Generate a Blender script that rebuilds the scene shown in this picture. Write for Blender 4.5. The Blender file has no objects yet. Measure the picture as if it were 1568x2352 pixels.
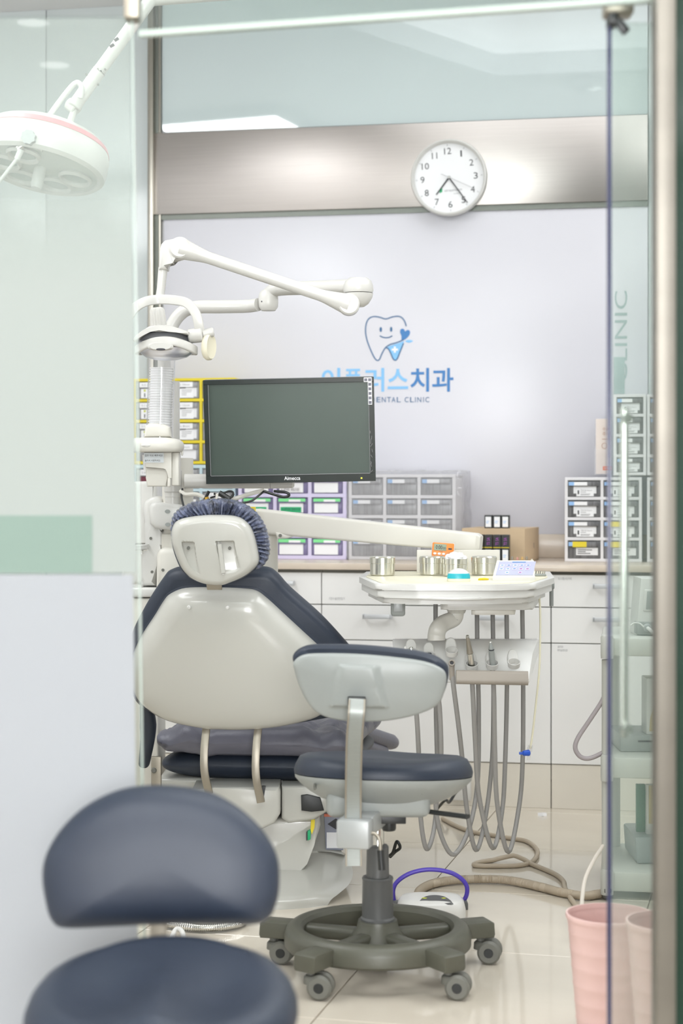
import bpy, bmesh, math, random
from math import sin, cos, pi, radians, sqrt, atan, tan
from mathutils import Matrix, Vector, noise

random.seed(7)
S = bpy.context.scene
COL = S.collection

# ------------------------------------------------------------------ camera, world, lamps, exposure
F, CX, HY, EYE = 4000.0, 784.0, 1120.0, 1.10      # focal length in px of the 1568x2352 frame, principal column, horizon row, eye height

cam = bpy.data.cameras.new('camera')
cam.sensor_fit = 'HORIZONTAL'
cam.sensor_width = 24.0
cam.lens = F / 1568.0 * 24.0
cam.shift_y = -(1176.0 - HY) / 1568.0
cam.clip_start = 0.05
cam.dof.use_dof = True
cam.dof.focus_distance = 4.75
cam.dof.aperture_fstop = 3.4
cam_o = bpy.data.objects.new('camera', cam)
COL.objects.link(cam_o)
cam_o.location = (0, 0, EYE)
cam_o.rotation_euler = (radians(90), 0, 0)
S.camera = cam_o

S.view_settings.view_transform = 'Standard'
S.view_settings.look = 'None'
S.view_settings.gamma = 1.0
S.view_settings.use_curve_mapping = False
S.view_settings.exposure = 0.07
S.cycles.use_denoising = True
S.cycles.max_bounces = 14
S.cycles.transparent_max_bounces = 24
S.cycles.caustics_reflective = False
S.cycles.caustics_refractive = False

wd = bpy.data.worlds.new('world')
S.world = wd
wd.use_nodes = True
wd.node_tree.nodes['Background'].inputs[0].default_value = (1, 1, 1, 1)
wd.node_tree.nodes['Background'].inputs[1].default_value = 0.35

LIGHTS = []
def area(name, loc, sx, sy, watts, colour=(1, 1, 1), rot=(0, 0, 0)):
    l = bpy.data.lights.new(name, 'AREA')
    l.shape = 'RECTANGLE'
    l.size, l.size_y, l.energy, l.color = sx, sy, watts, colour
    o = bpy.data.objects.new(name, l)
    COL.objects.link(o)
    o.location, o.rotation_euler = loc, rot
    return o

# frame of the rear wall: local x runs along the wall, local y into it, z up
TW = 0.184
CW, SW = cos(atan(TW)), sin(atan(TW))
W0 = Vector((0, 6.72, 0))
MW = Matrix(((CW, SW, 0, W0.x), (-SW, CW, 0, W0.y), (0, 0, 1, 0), (0, 0, 0, 1)))
RZW = -atan(TW)
CEIL = 3.0

p = MW @ Vector((1.15, -0.95, 3.10))
WHITE, COOL = (1, 1, 1), (0.96, 0.985, 1)
area('tray_lamp', p, 2.3, 1.0, 13, COOL, (0, 0, RZW))
area('treatment_lamp_and_fill', (0.35, 3.0, 2.97), 1.4, 0.9, 27, COOL)
area('treatment_lamp_and_fill', (-1.45, 4.2, 2.97), 0.9, 1.6, 38, COOL)  # left side fill, added to even out the room light
area('treatment_lamp_and_fill', (1.85, 4.25, 2.97), 0.9, 1.6, 30, COOL)  # right side fill, added for the rear floor and cabinets
area('added_corridor_fill', (-0.9, 0.9, 2.97), 1.4, 1.2, 46, COOL)  # broad fill added to brighten the corridor, kept clear of reflections
area('added_corridor_fill', (0.9, 0.6, 2.97), 1.4, 1.2, 50, COOL)  # second added corridor fill
area('added_front_fill', (0.2, -5.12, 1.6), 2.4, 2.0, 420, (0.97, 0.985, 1), (radians(90), 0, 0))  # frontal fill added behind the camera, no window known there
DOWN = [(-1.25, -1.56), (-1.28, -2.27), (1.40, -2.5), (1.68, -3.8)]
for x, y in DOWN:
    o = area('downlight_lamp', (x, y, 2.985), 0.13, 0.13, 0.14, WHITE)
    o.data.shape = 'DISK'

# ------------------------------------------------------------------ helpers
def P(px, py, D):
    return Vector(((px - CX) / F * D, D, EYE - (py - HY) / F * D))

def FP(px, py, r=0.0):
    D = (EYE - r) * F / (py - HY)
    return Vector(((px - CX) / F * D, D, r))

def wl(px, py, d):
    D = (W0.y - d / CW) / (1 + TW * (px - CX) / F)
    X = (px - CX) / F * D
    return Vector(((X + d * SW) / CW, -d, EYE - (py - HY) / F * D))

def zc(ox, oy, s, pts):
    return [(ox + a / s, oy + b / s) for a, b in pts]

def frame(px, py, D, yaw=0, tilt=0, roll=0):
    return (Matrix.Translation(P(px, py, D)) @ Matrix.Rotation(radians(yaw), 4, 'Z')
            @ Matrix.Rotation(radians(tilt), 4, 'X') @ Matrix.Rotation(radians(roll), 4, 'Y'))

HOR = Matrix(((1, 0, 0, 0), (0, 0, 1, 0), (0, -1, 0, 0), (0, 0, 0, 1)))   # outline plane lies flat, depth axis points down

def cat(pts, n=8, closed=False):
    """Catmull-Rom through pts, n samples per span."""
    pts = [Vector(q) for q in pts]
    N = len(pts)
    out = []
    spans = N if closed else N - 1
    for i in range(spans):
        if closed:
            a, b, c, d = pts[(i - 1) % N], pts[i], pts[(i + 1) % N], pts[(i + 2) % N]
        else:
            b, c = pts[i], pts[i + 1]
            a = pts[i - 1] if i else b * 2 - c
            d = pts[i + 2] if i + 2 < N else c * 2 - b
        for k in range(n):
            t = k / n
            out.append(0.5 * ((2 * b) + (c - a) * t + (2 * a - 5 * b + 4 * c - d) * t * t + (3 * b - a - 3 * c + d) * t ** 3))
    if not closed:
        out.append(pts[-1].copy())
    return out

def rrect(w, h, r, n=5):
    out = []
    for cx, cy, a0 in ((w / 2 - r, h / 2 - r, 0), (-w / 2 + r, h / 2 - r, 90), (-w / 2 + r, -h / 2 + r, 180), (w / 2 - r, -h / 2 + r, 270)):
        for k in range(n + 1):
            a = radians(a0 + 90 * k / n)
            out.append((cx + r * cos(a), cy + r * sin(a)))
    return out

def circ(r, n=32, rz=None):
    rz = r if rz is None else rz
    return [(r * cos(2 * pi * k / n), rz * sin(2 * pi * k / n)) for k in range(n)]

class MB:
    def __init__(s):
        s.v, s.f, s.mi = [], [], []
    def add(s, vs, fs, M=None, mi=0):
        o = len(s.v)
        s.v += [tuple(M @ Vector(v)) if M is not None else tuple(v) for v in vs]
        s.f += [tuple(i + o for i in f) for f in fs]
        s.mi += [mi] * len(fs)
        return s
    def bm(s, bm, M=None, mi=0):
        bm.verts.ensure_lookup_table()
        bm.verts.index_update()
        s.add([v.co.copy() for v in bm.verts], [[v.index for v in f.verts] for f in bm.faces], M, mi)
        bm.free()
        return s
    def box(s, x0, x1, y0, y1, z0, z1, b=0, M=None, seg=2, mi=0):
        x0, x1 = min(x0, x1), max(x0, x1); y0, y1 = min(y0, y1), max(y0, y1); z0, z1 = min(z0, z1), max(z0, z1)
        vs = [(x0, y0, z0), (x1, y0, z0), (x1, y1, z0), (x0, y1, z0), (x0, y0, z1), (x1, y0, z1), (x1, y1, z1), (x0, y1, z1)]
        fs = [(0, 3, 2, 1), (4, 5, 6, 7), (0, 1, 5, 4), (1, 2, 6, 5), (2, 3, 7, 6), (3, 0, 4, 7)]
        if not b:
            return s.add(vs, fs, M, mi)
        bm = bmesh.new()
        bv = [bm.verts.new(v) for v in vs]
        for f in fs:
            bm.faces.new([bv[i] for i in f])
        bmesh.ops.bevel(bm, geom=bm.edges[:], offset=b, segments=seg, affect='EDGES', profile=0.5)
        return s.bm(bm, M, mi)
    def prism(s, poly, y0, y1, M=None, b=0, seg=2, mi=0, s1=1.0):
        """outline (x,z) run from y0 (front) to y1 (back)."""
        n = len(poly)
        cx = sum(q[0] for q in poly) / n; cz = sum(q[1] for q in poly) / n
        vs = [(x, y0, z) for x, z in poly] + [(cx + (x - cx) * s1, y1, cz + (z - cz) * s1) for x, z in poly]
        fs = [tuple(range(n)), tuple(range(2 * n - 1, n - 1, -1))] + [(i, i + n, (i + 1) % n + n, (i + 1) % n) for i in range(n)]
        if not b:
            return s.add(vs, fs, M, mi)
        bm = bmesh.new()
        bv = [bm.verts.new(v) for v in vs]
        for f in fs:
            bm.faces.new([bv[i] for i in f])
        bm.edges.ensure_lookup_table()
        es = [e for e in bm.edges if len(e.link_faces) == 2 and any(len(f.verts) > 4 or f is bm.faces for f in e.link_faces) and abs(e.verts[0].co.y - e.verts[1].co.y) < 1e-7]
        if n <= 4:
            es = [e for e in bm.edges]
        bmesh.ops.bevel(bm, geom=es, offset=b, segments=seg, affect='EDGES', profile=0.5)
        return s.bm(bm, M, mi)
    def lathe(s, prof, n=32, M=None, mi=0, sx=1, sy=1, cap=False):
        vs, fs, rows = [], [], []
        for r, z in prof:
            if r < 1e-7:
                rows.append([len(vs)]); vs.append((0, 0, z))
            else:
                rows.append(list(range(len(vs), len(vs) + n)))
                vs += [(r * cos(2 * pi * k / n) * sx, r * sin(2 * pi * k / n) * sy, z) for k in range(n)]
        for a, b in zip(rows, rows[1:]):
            for k in range(n):
                k2 = (k + 1) % n
                if len(a) == 1 and len(b) == 1: continue
                if len(a) == 1: fs.append((a[0], b[k], b[k2]))
                elif len(b) == 1: fs.append((a[k], b[0], a[k2]))
                else: fs.append((a[k], b[k], b[k2], a[k2]))
        if cap:
            for row in (rows[0], rows[-1]):
                if len(row) > 1: fs.append(tuple(row))
        return s.add(vs, fs, M, mi)
    def cyl(s, a, b, r, r2=None, n=24, mi=0, bev=0):
        a, b = Vector(a), Vector(b)
        d = b - a; L = d.length
        q = Vector((0, 0, 1)).rotation_difference(d).to_matrix().to_4x4()
        r2 = r if r2 is None else r2
        pr = [(0, 0), (r - bev, 0), (r, bev), (r2, L - bev), (r2 - bev, L), (0, L)] if bev else [(0, 0), (r, 0), (r2, L), (0, L)]
        return s.lathe(pr, n, Matrix.Translation(a) @ q, mi)
    def sweep(s, pts, sec, M=None, closed=False, mi=0, scale=None, up=None):
        """section (a,b) swept along pts; scale(i/n)->(sa,sb)."""
        pts = [Vector(q) for q in pts]
        N, K = len(pts), len(sec)
        T = []
        for i in range(N):
            a = pts[(i - 1) % N] if closed or i else pts[i]
            b = pts[(i + 1) % N] if closed or i < N - 1 else pts[i]
            T.append((b - a).normalized())
        u = Vector(up) if up is not None else (Vector((0, 0, 1)) if abs(T[0].z) < 0.9 else Vector((1, 0, 0)))
        vs, fs = [], []
        nrm = (u - T[0] * u.dot(T[0])).normalized()
        for i in range(N):
            if up is not None:
                nrm = (u - T[i] * u.dot(T[i]))
            else:
                nrm = nrm - T[i] * nrm.dot(T[i])
            nrm.normalize()
            bi = T[i].cross(nrm)
            sa, sb = scale(i / max(1, N - 1)) if scale else (1, 1)
            vs += [pts[i] + bi * (x * sa) + nrm * (z * sb) for x, z in sec]
        for i in range(N if closed else N - 1):
            j = (i + 1) % N
            fs += [(i * K + k, i * K + (k + 1) % K, j * K + (k + 1) % K, j * K + k) for k in range(K)]
        if not closed:
            fs += [tuple(range(K - 1, -1, -1)), tuple(range((N - 1) * K, N * K))]
        return s.add(vs, fs, M, mi)
    def tube(s, pts, r, n=12, closed=False, mi=0, rad=None):
        return s.sweep(pts, circ(r, n), None, closed, mi, (lambda t: (rad(t), rad(t))) if rad else None)
    def pillow(s, outline, prof, M=None, disp=None, mi=0, c=None):
        """closed outline (x,z); prof = [(scale, y)] from front pole to rear pole."""
        n = len(outline)
        cx = sum(q[0] for q in outline) / n if c is None else c[0]
        cz = sum(q[1] for q in outline) / n if c is None else c[1]
        vs, fs, rows = [], [], []
        for k, (sc, y) in enumerate(prof):
            if sc < 1e-6:
                q = (cx, y, cz)
                if disp: q = (cx, y + disp(cx, cz, k / (len(prof) - 1)), cz)
                rows.append([len(vs)]); vs.append(q)
            else:
                rows.append(list(range(len(vs), len(vs) + n)))
                for x, z in outline:
                    X, Z = cx + (x - cx) * sc, cz + (z - cz) * sc
                    vs.append((X, y + (disp(X, Z, k / (len(prof) - 1)) if disp else 0), Z))
        for a, b in zip(rows, rows[1:]):
            for k in range(n):
                k2 = (k + 1) % n
                if len(a) == 1: fs.append((a[0], b[k], b[k2]))
                elif len(b) == 1: fs.append((a[k], b[0], a[k2]))
                else: fs.append((a[k], b[k], b[k2], a[k2]))
        return s.add(vs, fs, M, mi)
    def ribbon(s, pts, w, M=None, t=0.0012, mi=0):
        """flat stroke of width w in the x,z plane, proud by t towards -y."""
        pts = [Vector((q[0], 0, q[1])) for q in pts]
        return s.sweep(pts, [(-w / 2, 0), (w / 2, 0), (w / 2, t), (-w / 2, t)], M, False, mi, None, (0, -1, 0))

MATRIX = {}
def build(name, mb, mat, parent=None, smooth=35, loc=None, rz=0):
    me = bpy.data.meshes.new(name)
    me.from_pydata([tuple(v) for v in mb.v], [], mb.f)
    mats = mat if isinstance(mat, (list, tuple)) else [mat]
    for m in mats: me.materials.append(m)
    for pl, i in zip(me.polygons, mb.mi): pl.material_index = min(i, len(mats) - 1)
    b = bmesh.new(); b.from_mesh(me)
    bmesh.ops.recalc_face_normals(b, faces=b.faces[:])
    b.to_mesh(me); b.free()
    o = bpy.data.objects.new(name, me)
    COL.objects.link(o)
    if parent is not None:
        M = MATRIX[parent.name]
        o.parent = parent
    else:
        M = Matrix.Translation(Vector(loc) if loc is not None else Vector((0, 0, 0))) @ Matrix.Rotation(rz, 4, 'Z')
        o.location = M.translation
        o.rotation_euler = (0, 0, rz)
    me.transform(M.inverted())
    MATRIX[o.name] = M
    if smooth:
        for pl in me.polygons: pl.use_smooth = True
        me.set_sharp_from_angle(angle=radians(smooth))
    me.update()
    return o

def tag(o, label=None, category=None, group=None, kind=None):
    if label: o['label'] = label
    if category: o['category'] = category
    if group: o['group'] = group
    if kind: o['kind'] = kind
    return o

def thing(name, label, category, loc, group=None, rz=0):
    o = bpy.data.objects.new(name, None)
    o.empty_display_size = 0.05
    COL.objects.link(o)
    o.location = loc
    o.rotation_euler = (0, 0, rz)
    MATRIX[o.name] = Matrix.Translation(Vector(loc)) @ Matrix.Rotation(rz, 4, 'Z')
    return tag(o, label, category, group)

def solo(name, mb, mat, label, category, loc, group=None, smooth=35):
    return tag(build(name, mb, mat, None, smooth, loc), label, category, group)

def struct(name, mb, mat, parent=None, smooth=35):
    o = build(name, mb, mat, parent, smooth)
    if parent is None: o['kind'] = 'structure'
    return o

def dup(o, loc, label=None, group=None, parent=None, rz=None):
    """a copy of a thing with copies of its parts and sub-parts."""
    r = o.copy(); COL.objects.link(r)
    if parent is None:
        r.location = loc
        if rz is not None: r.rotation_euler = (0, 0, rz)
        if label: r['label'] = label
        if group: r['group'] = group
        MATRIX[r.name] = Matrix.Translation(Vector(loc)) @ Matrix.Rotation(r.rotation_euler.z, 4, 'Z')
    else:
        r.parent = parent
        MATRIX[r.name] = MATRIX[parent.name]
    for ch in [c for c in bpy.data.objects if c.parent is o]:
        dup(ch, None, parent=r)
    return r

def text_mb(mb, s, w, h, M, bold=0.0, mi=0):
    """lettering fitted into a w x h box; M maps (x right, y up, z to the viewer)."""
    cu = bpy.data.curves.new('lettering', 'FONT')
    cu.body = s
    cu.size = 1.0
    cu.offset = bold
    cu.resolution_u = 3
    ob = bpy.data.objects.new('lettering', cu)
    COL.objects.link(ob)
    dg = bpy.context.evaluated_depsgraph_get()
    me = bpy.data.meshes.new_from_object(ob.evaluated_get(dg))
    vs = [v.co.copy() for v in me.vertices]
    fs = [tuple(pl.vertices) for pl in me.polygons]
    bpy.data.objects.remove(ob); bpy.data.curves.remove(cu); bpy.data.meshes.remove(me)
    if not vs: return mb
    x0 = min(v.x for v in vs); x1 = max(v.x for v in vs); y0 = min(v.y for v in vs); y1 = max(v.y for v in vs)
    k = (w / (x1 - x0)) if w else (h / (y1 - y0)); kh = (h / (y1 - y0)) if h else k
    return mb.add([((v.x - x0) * k, (v.y - y0) * kh, 0) for v in vs], fs, M, mi)

TXT = Matrix(((1, 0, 0, 0), (0, 0, -1, 0), (0, 1, 0, 0), (0, 0, 0, 1)))   # lettering plane -> upright x,z plane facing -y

# ------------------------------------------------------------------ materials
def lin(c):
    return tuple((x / 255 / 12.92) if x / 255 <= 0.04045 else ((x / 255 + 0.055) / 1.055) ** 2.4 for x in c) + (1,)

def mat(name, rgb, rough=0.4, metal=0.0, var=0.02, scale=6.0, bump=0.0, bscale=60.0, stretch=None, spec=0.5, coat=0.0, trans=0.0, emit=0.0, aniso=0.0, alpha=1.0):
    m = bpy.data.materials.new(name); m.use_nodes = True
    nt = m.node_tree; N, L = nt.nodes, nt.links
    bs = N['Principled BSDF']
    c = lin(rgb)
    tc = N.new('ShaderNodeTexCoord'); nz = N.new('ShaderNodeTexNoise'); nz.inputs['Scale'].default_value = scale; nz.inputs['Detail'].default_value = 3
    src = tc.outputs['Object']
    if stretch:
        mp = N.new('ShaderNodeMapping'); mp.inputs['Scale'].default_value = stretch
        L.new(src, mp.inputs['Vector']); src = mp.outputs['Vector']
    L.new(src, nz.inputs['Vector'])
    rp = N.new('ShaderNodeValToRGB')
    rp.color_ramp.elements[0].position = 0.3; rp.color_ramp.elements[1].position = 0.7
    rp.color_ramp.elements[0].color = tuple(x * (1 - var) for x in c[:3]) + (1,)
    rp.color_ramp.elements[1].color = tuple(min(1, x * (1 + var)) for x in c[:3]) + (1,)
    L.new(nz.outputs['Fac'], rp.inputs['Fac']); L.new(rp.outputs['Color'], bs.inputs['Base Color'])
    bs.inputs['Roughness'].default_value = rough; bs.inputs['Metallic'].default_value = metal
    bs.inputs['Specular IOR Level'].default_value = spec; bs.inputs['Coat Weight'].default_value = coat
    bs.inputs['Transmission Weight'].default_value = trans; bs.inputs['Alpha'].default_value = alpha
    bs.inputs['Anisotropic'].default_value = aniso
    if aniso:
        tg_ = N.new('ShaderNodeTangent'); tg_.direction_type = 'RADIAL'; tg_.axis = 'Z'
        L.new(tg_.outputs['Tangent'], bs.inputs['Tangent']); bs.inputs['Anisotropic Rotation'].default_value = 0.25
    if emit:
        bs.inputs['Emission Color'].default_value = c; bs.inputs['Emission Strength'].default_value = emit
    if bump:
        n2 = N.new('ShaderNodeTexNoise'); n2.inputs['Scale'].default_value = bscale; n2.inputs['Detail'].default_value = 4
        L.new(src, n2.inputs['Vector'])
        bp = N.new('ShaderNodeBump'); bp.inputs['Strength'].default_value = bump; bp.inputs['Distance'].default_value = 0.01
        L.new(n2.outputs['Fac'], bp.inputs['Height']); L.new(bp.outputs['Normal'], bs.inputs['Normal'])
    return m

def glass(name, tint, haze=0.0, haze_rgb=(225, 232, 226), ior=1.45, grad=None, hmax=1.0):
    """sheet glass: tinted transparency with a Fresnel mirror; haze = a white film, grad=(z0,z1) fades the film from dense at z0 to haze at z1."""
    m = bpy.data.materials.new(name); m.use_nodes = True
    nt = m.node_tree; N, L = nt.nodes, nt.links
    N.remove(N['Principled BSDF'])
    out = N['Material Output']
    tr = N.new('ShaderNodeBsdfTransparent'); tr.inputs[0].default_value = tint + (1,)
    gl = N.new('ShaderNodeBsdfGlossy'); gl.inputs['Roughness'].default_value = 0.02
    f0 = ((ior - 1) / (ior + 1)) ** 2
    lw = N.new('ShaderNodeLayerWeight'); lw.inputs['Blend'].default_value = 0.5
    pw = N.new('ShaderNodeMath'); pw.operation = 'POWER'; pw.inputs[1].default_value = 5.0
    fr = N.new('ShaderNodeMath'); fr.operation = 'MULTIPLY_ADD'; fr.inputs[1].default_value = 1 - f0; fr.inputs[2].default_value = f0
    L.new(lw.outputs['Facing'], pw.inputs[0]); L.new(pw.outputs[0], fr.inputs[0])
    mx = N.new('ShaderNodeMixShader')
    L.new(fr.outputs[0], mx.inputs[0]); L.new(tr.outputs[0], mx.inputs[1]); L.new(gl.outputs[0], mx.inputs[2])
    last = mx.outputs[0]
    if haze or grad:
        df = N.new('ShaderNodeBsdfDiffuse'); df.inputs[0].default_value = lin(haze_rgb)
        tl = N.new('ShaderNodeBsdfTranslucent'); tl.inputs[0].default_value = lin(haze_rgb)
        m2 = N.new('ShaderNodeMixShader'); m2.inputs[0].default_value = 0.4
        L.new(df.outputs[0], m2.inputs[1]); L.new(tl.outputs[0], m2.inputs[2])
        m3 = N.new('ShaderNodeMixShader')
        if grad:
            ge = N.new('ShaderNodeNewGeometry'); sx = N.new('ShaderNodeSeparateXYZ'); mr = N.new('ShaderNodeMapRange')
            mr.interpolation_type = 'SMOOTHSTEP'
            mr.inputs['From Min'].default_value = grad[0]; mr.inputs['From Max'].default_value = grad[1]
            mr.inputs['To Min'].default_value = hmax; mr.inputs['To Max'].default_value = haze
            L.new(ge.outputs['Position'], sx.inputs[0]); L.new(sx.outputs['Z'], mr.inputs['Value']); L.new(mr.outputs[0], m3.inputs[0])
        else:
            m3.inputs[0].default_value = haze
        L.new(last, m3.inputs[1]); L.new(m2.outputs[0], m3.inputs[2])
        last = m3.outputs[0]
    L.new(last, out.inputs[0])
    return m

M_WALL = mat('wall_panel_white', (217, 216, 223), 0.28, var=0.008, scale=2)
M_ROOM = mat('room_paint', (236, 236, 236), 0.6, var=0.01)
M_TEAL = mat('back_painted_glass', (200, 213, 214), 0.02, metal=0.0, var=0.015, scale=1.2, coat=0.8)
M_TEAL.node_tree.nodes['Principled BSDF'].inputs['IOR'].default_value = 1.9
M_PALE = mat('pale_glass_panel', (206, 213, 213), 0.12, var=0.02, scale=1.0)
M_STEEL = mat('brushed_steel', (188, 182, 178), 0.34, 1.0, var=0.03, scale=4, stretch=(1, 1, 40), bump=0.02, bscale=5, aniso=0.6)
M_STEEL2 = mat('steel_trim', (176, 172, 162), 0.3, 1.0, var=0.05, scale=5, stretch=(8, 8, 1))
M_DARKLIP = mat('grey_lip', (120, 124, 118), 0.4, 0.6)
M_COUNTER = mat('beige_stone', (212, 198, 182), 0.26, var=0.05, scale=14, coat=0.05)
M_CAB = mat('cabinet_laminate', (232, 231, 229), 0.3, var=0.008)
M_KICK = mat('kick_board', (220, 214, 202), 0.4, var=0.02)
M_GAP = mat('cabinet_carcass', (120, 118, 108), 0.6)
M_TILE = mat('floor_tile', (206, 197, 182), 0.10, var=0.035, scale=2.2, stretch=(1, 2.5, 1), coat=0.25)
M_GROUT = mat('tile_grout', (122, 110, 96), 0.8)
M_NAVY = mat('navy_vinyl', (37, 45, 59), 0.48, var=0.05, scale=12, bump=0.05, bscale=300)
M_TROLLEY = mat('trolley_plastic', (192, 193, 185), 0.4, var=0.02)
M_SLATE = mat('slate_vinyl', (108, 108, 120), 0.42, var=0.06, scale=10, bump=0.1, bscale=120)
M_CHAIR = mat('chair_shell', (188, 187, 180), 0.22, var=0.012, scale=4, coat=0.2)
M_WHITE = mat('white_plastic', (214, 213, 209), 0.28, var=0.012)
M_LAMPW = mat('lamp_plastic', (206, 204, 199), 0.3, var=0.012)
M_WARM = mat('warm_plastic', (220, 217, 208), 0.35, var=0.015)
M_GREYP = mat('grey_plastic', (152, 156, 153), 0.38, var=0.02)
M_BRKT = mat('bracket_grey', (172, 175, 174), 0.4, 0.2)
M_BASE = mat('olive_grey_base', (82, 82, 71), 0.42, var=0.03, bump=0.04, bscale=200)
M_COLM = mat('column_grey', (88, 89, 88), 0.42, var=0.03)
M_CASTER = mat('caster_grey', (104, 104, 97), 0.5)
M_BLACK = mat('black_plastic', (36, 38, 38), 0.38, var=0.05)
M_BEZEL = mat('monitor_bezel', (44, 50, 48), 0.22, var=0.08, scale=14)
M_SCREEN = mat('monitor_screen', (62, 76, 68), 0.35, var=0.05, scale=5)
M_RACK = mat('rack_white', (240, 240, 238), 0.3)
M_MIRROR = mat('lamp_mirror', (228, 230, 238), 0.3, 0.8)
M_TRIM3 = mat('post_steel', (118, 114, 106), 0.42, 0.7, var=0.06, scale=3, stretch=(1, 1, 6))
M_POST = mat('post_metal', (146, 150, 146), 0.4, 0.35, var=0.05, scale=30, stretch=(1, 1, 30))
M_CHROME = mat('chrome', (215, 214, 208), 0.12, 1.0, var=0.02)
M_CAN = mat('canister_steel', (224, 222, 210), 0.2, 0.85, var=0.02)
M_SATIN = mat('satin_metal', (158, 151, 138), 0.4, 0.7, var=0.04)
M_HANDLE = mat('handle_aluminium', (200, 202, 204), 0.4, 0.3)
M_HOSE = mat('grey_hose', (150, 148, 145), 0.45, var=0.02)
M_CABLE = mat('beige_cable', (178, 164, 144), 0.5, var=0.03)
M_RUBBER = mat('taupe_rubber', (160, 152, 142), 0.5)
M_CREAM = mat('cream_mat', (226, 221, 196), 0.4, var=0.01)
M_PINK = mat('pink_plastic', (226, 192, 186), 0.4, var=0.02)
M_ORANGE = mat('orange_plastic', (238, 142, 60), 0.4)
M_TURQ = mat('turquoise_plastic', (40, 170, 186), 0.35)
M_PURPLE = mat('violet_tube', (72, 54, 160), 0.35)
M_CARD = mat('cardboard', (206, 182, 150), 0.7, var=0.03, scale=20)
M_YEL = mat('yellow_plastic', (226, 205, 40), 0.4)
M_LILAC = mat('lilac_plastic', (216, 208, 236), 0.4)
M_AQUA = mat('pale_aqua_plastic', (196, 218, 226), 0.4)
M_ORGW = mat('organiser_white', (226, 224, 226), 0.4)
M_DRAWER = mat('smoky_drawer', (150, 150, 152), 0.3, var=0.22, scale=10, stretch=(14, 1, 1))
M_DRAWERD = mat('dark_smoky_drawer', (112, 112, 114), 0.3, var=0.35, scale=10, stretch=(14, 1, 1))
M_DRAWERW = mat('white_drawer', (232, 232, 234), 0.35)
M_DRAWERV = mat('violet_edge_drawer', (120, 112, 150), 0.35, var=0.1)
M_PAPER = mat('label_paper', (240, 240, 242), 0.6, var=0.01)
M_INK = mat('dark_ink', (60, 60, 64), 0.6)
M_GREYINK = mat('grey_ink', (150, 150, 152), 0.6)
M_BLUELAB = mat('blue_label', (150, 190, 236), 0.5)
M_GREENLAB = mat('green_label', (30, 168, 110), 0.5)
M_MINT = mat('mint_label', (130, 224, 150), 0.5)
M_RED = mat('red_dot', (220, 60, 50), 0.5)
M_LIME = mat('lime_dot', (200, 206, 60), 0.5)
M_MAG = mat('magenta_print', (150, 70, 160), 0.5)
M_LOGO1 = mat('logo_dark_blue', (48, 100, 146), 0.5)
M_LOGO2 = mat('logo_mid_blue', (66, 128, 190), 0.5)
M_LOGO3 = mat('logo_light_blue', (134, 194, 240), 0.5)
M_GREYSIGN = mat('grey_lettering', (158, 178, 178), 0.5)
M_COTTON = mat('cotton', (246, 246, 246), 0.9, bump=0.4, bscale=40)
M_BROWN = mat('brown_print', (190, 150, 130), 0.6)
M_DGREEN = mat('dark_green_glass', (34, 54, 44), 0.06, var=0.2, scale=1.5, spec=0.3)
M_EDGE = mat('navy_glass_edge', (44, 48, 84), 0.2, var=0.1)
M_GEDGE = mat('green_glass_edge', (172, 184, 176), 0.2)
M_WOOD = mat('pale_wood', (196, 176, 124), 0.5, var=0.06)
G_CLEAR = glass('clear_pane', (0.95, 0.975, 0.965))
G_TRANSOM = glass('transom_pane', (0.90, 0.935, 0.925), haze=0.03)
G_FROST = glass('frosted_film', (0.9, 0.9, 0.9), haze=0.985, haze_rgb=(188, 191, 195))
G_GRAD = glass('gradient_film', (0.97, 0.985, 0.975), haze=0.12, haze_rgb=(184, 190, 186), grad=(1.38, 1.66), hmax=0.985)
G_TEAL = glass('teal_film', (0.8, 0.9, 0.85), haze=0.97, haze_rgb=(158, 178, 168))
G_WRAP = glass('cling_wrap', (0.97, 0.97, 0.97), haze=0.22, haze_rgb=(240, 240, 244), ior=1.5)
G_ACRYL = glass('clear_acrylic', (0.985, 0.985, 0.985), haze=0.04, haze_rgb=(236, 236, 244), ior=1.5)
# ------------------------------------------------------------------ room shell
from mathutils.geometry import tessellate_polygon

def wbox(mb, u0, u1, d0, d1, z0, z1, b=0, mi=0):
    return mb.box(u0, u1, -d1, -d0, z0, z1, b, MW, 2, mi)

U = lambda px, d=0.012: wl(px, 1120, d).x

wb = build('wall_back', MB().box(-3.2, 3.2, 0, 0.1, 0, CEIL, 0, MW), M_ROOM, None, 35, W0, RZW)
wb['kind'] = 'structure'
pn = [(-3.2, U(105)), (U(105) + .003, U(345))]
for a, b in pn:
    struct('glass_panel', wbox(MB(), a, b, 0, 0.012, 0.0, CEIL, 0.002), M_PALE, wb)
struct('glass_panel', wbox(MB(), U(1489), 3.2, 0, 0.012, 0.0, CEIL, 0.002), M_PALE, wb)
struct('white_panel', wbox(MB(), U(376), U(1487), 0, 0.012, 0.80, 2.152, 0.001), M_WALL, wb)
a, b = U(372), U(1487)
poly = [(a, CEIL), (b, CEIL), (b, 2.494)] + [(a + 0.02 - 0.02 * sin(t), 2.494 + 0.02 - 0.02 * cos(t)) for t in [k * pi / 12 for k in range(7)]]
struct('painted_glass_panel', MB().prism(poly, -0.012, 0, MW), M_TEAL, wb, 0)
struct('steel_band', wbox(MB(), U(357), U(1487), 0, 0.03, 2.170, 2.489, 0.002), M_STEEL, wb)
struct('band_lip', wbox(MB(), U(357), U(1487), 0, 0.018, 2.150, 2.170), M_DARKLIP, wb)
fr = struct('trim_1', wbox(MB(), U(344), U(357), 0, 0.045, 0, CEIL, 0.003), M_STEEL2)
struct('trim_strip', wbox(MB(), U(357), U(366), 0, 0.016, 0, CEIL), M_DARKLIP, fr)
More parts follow.
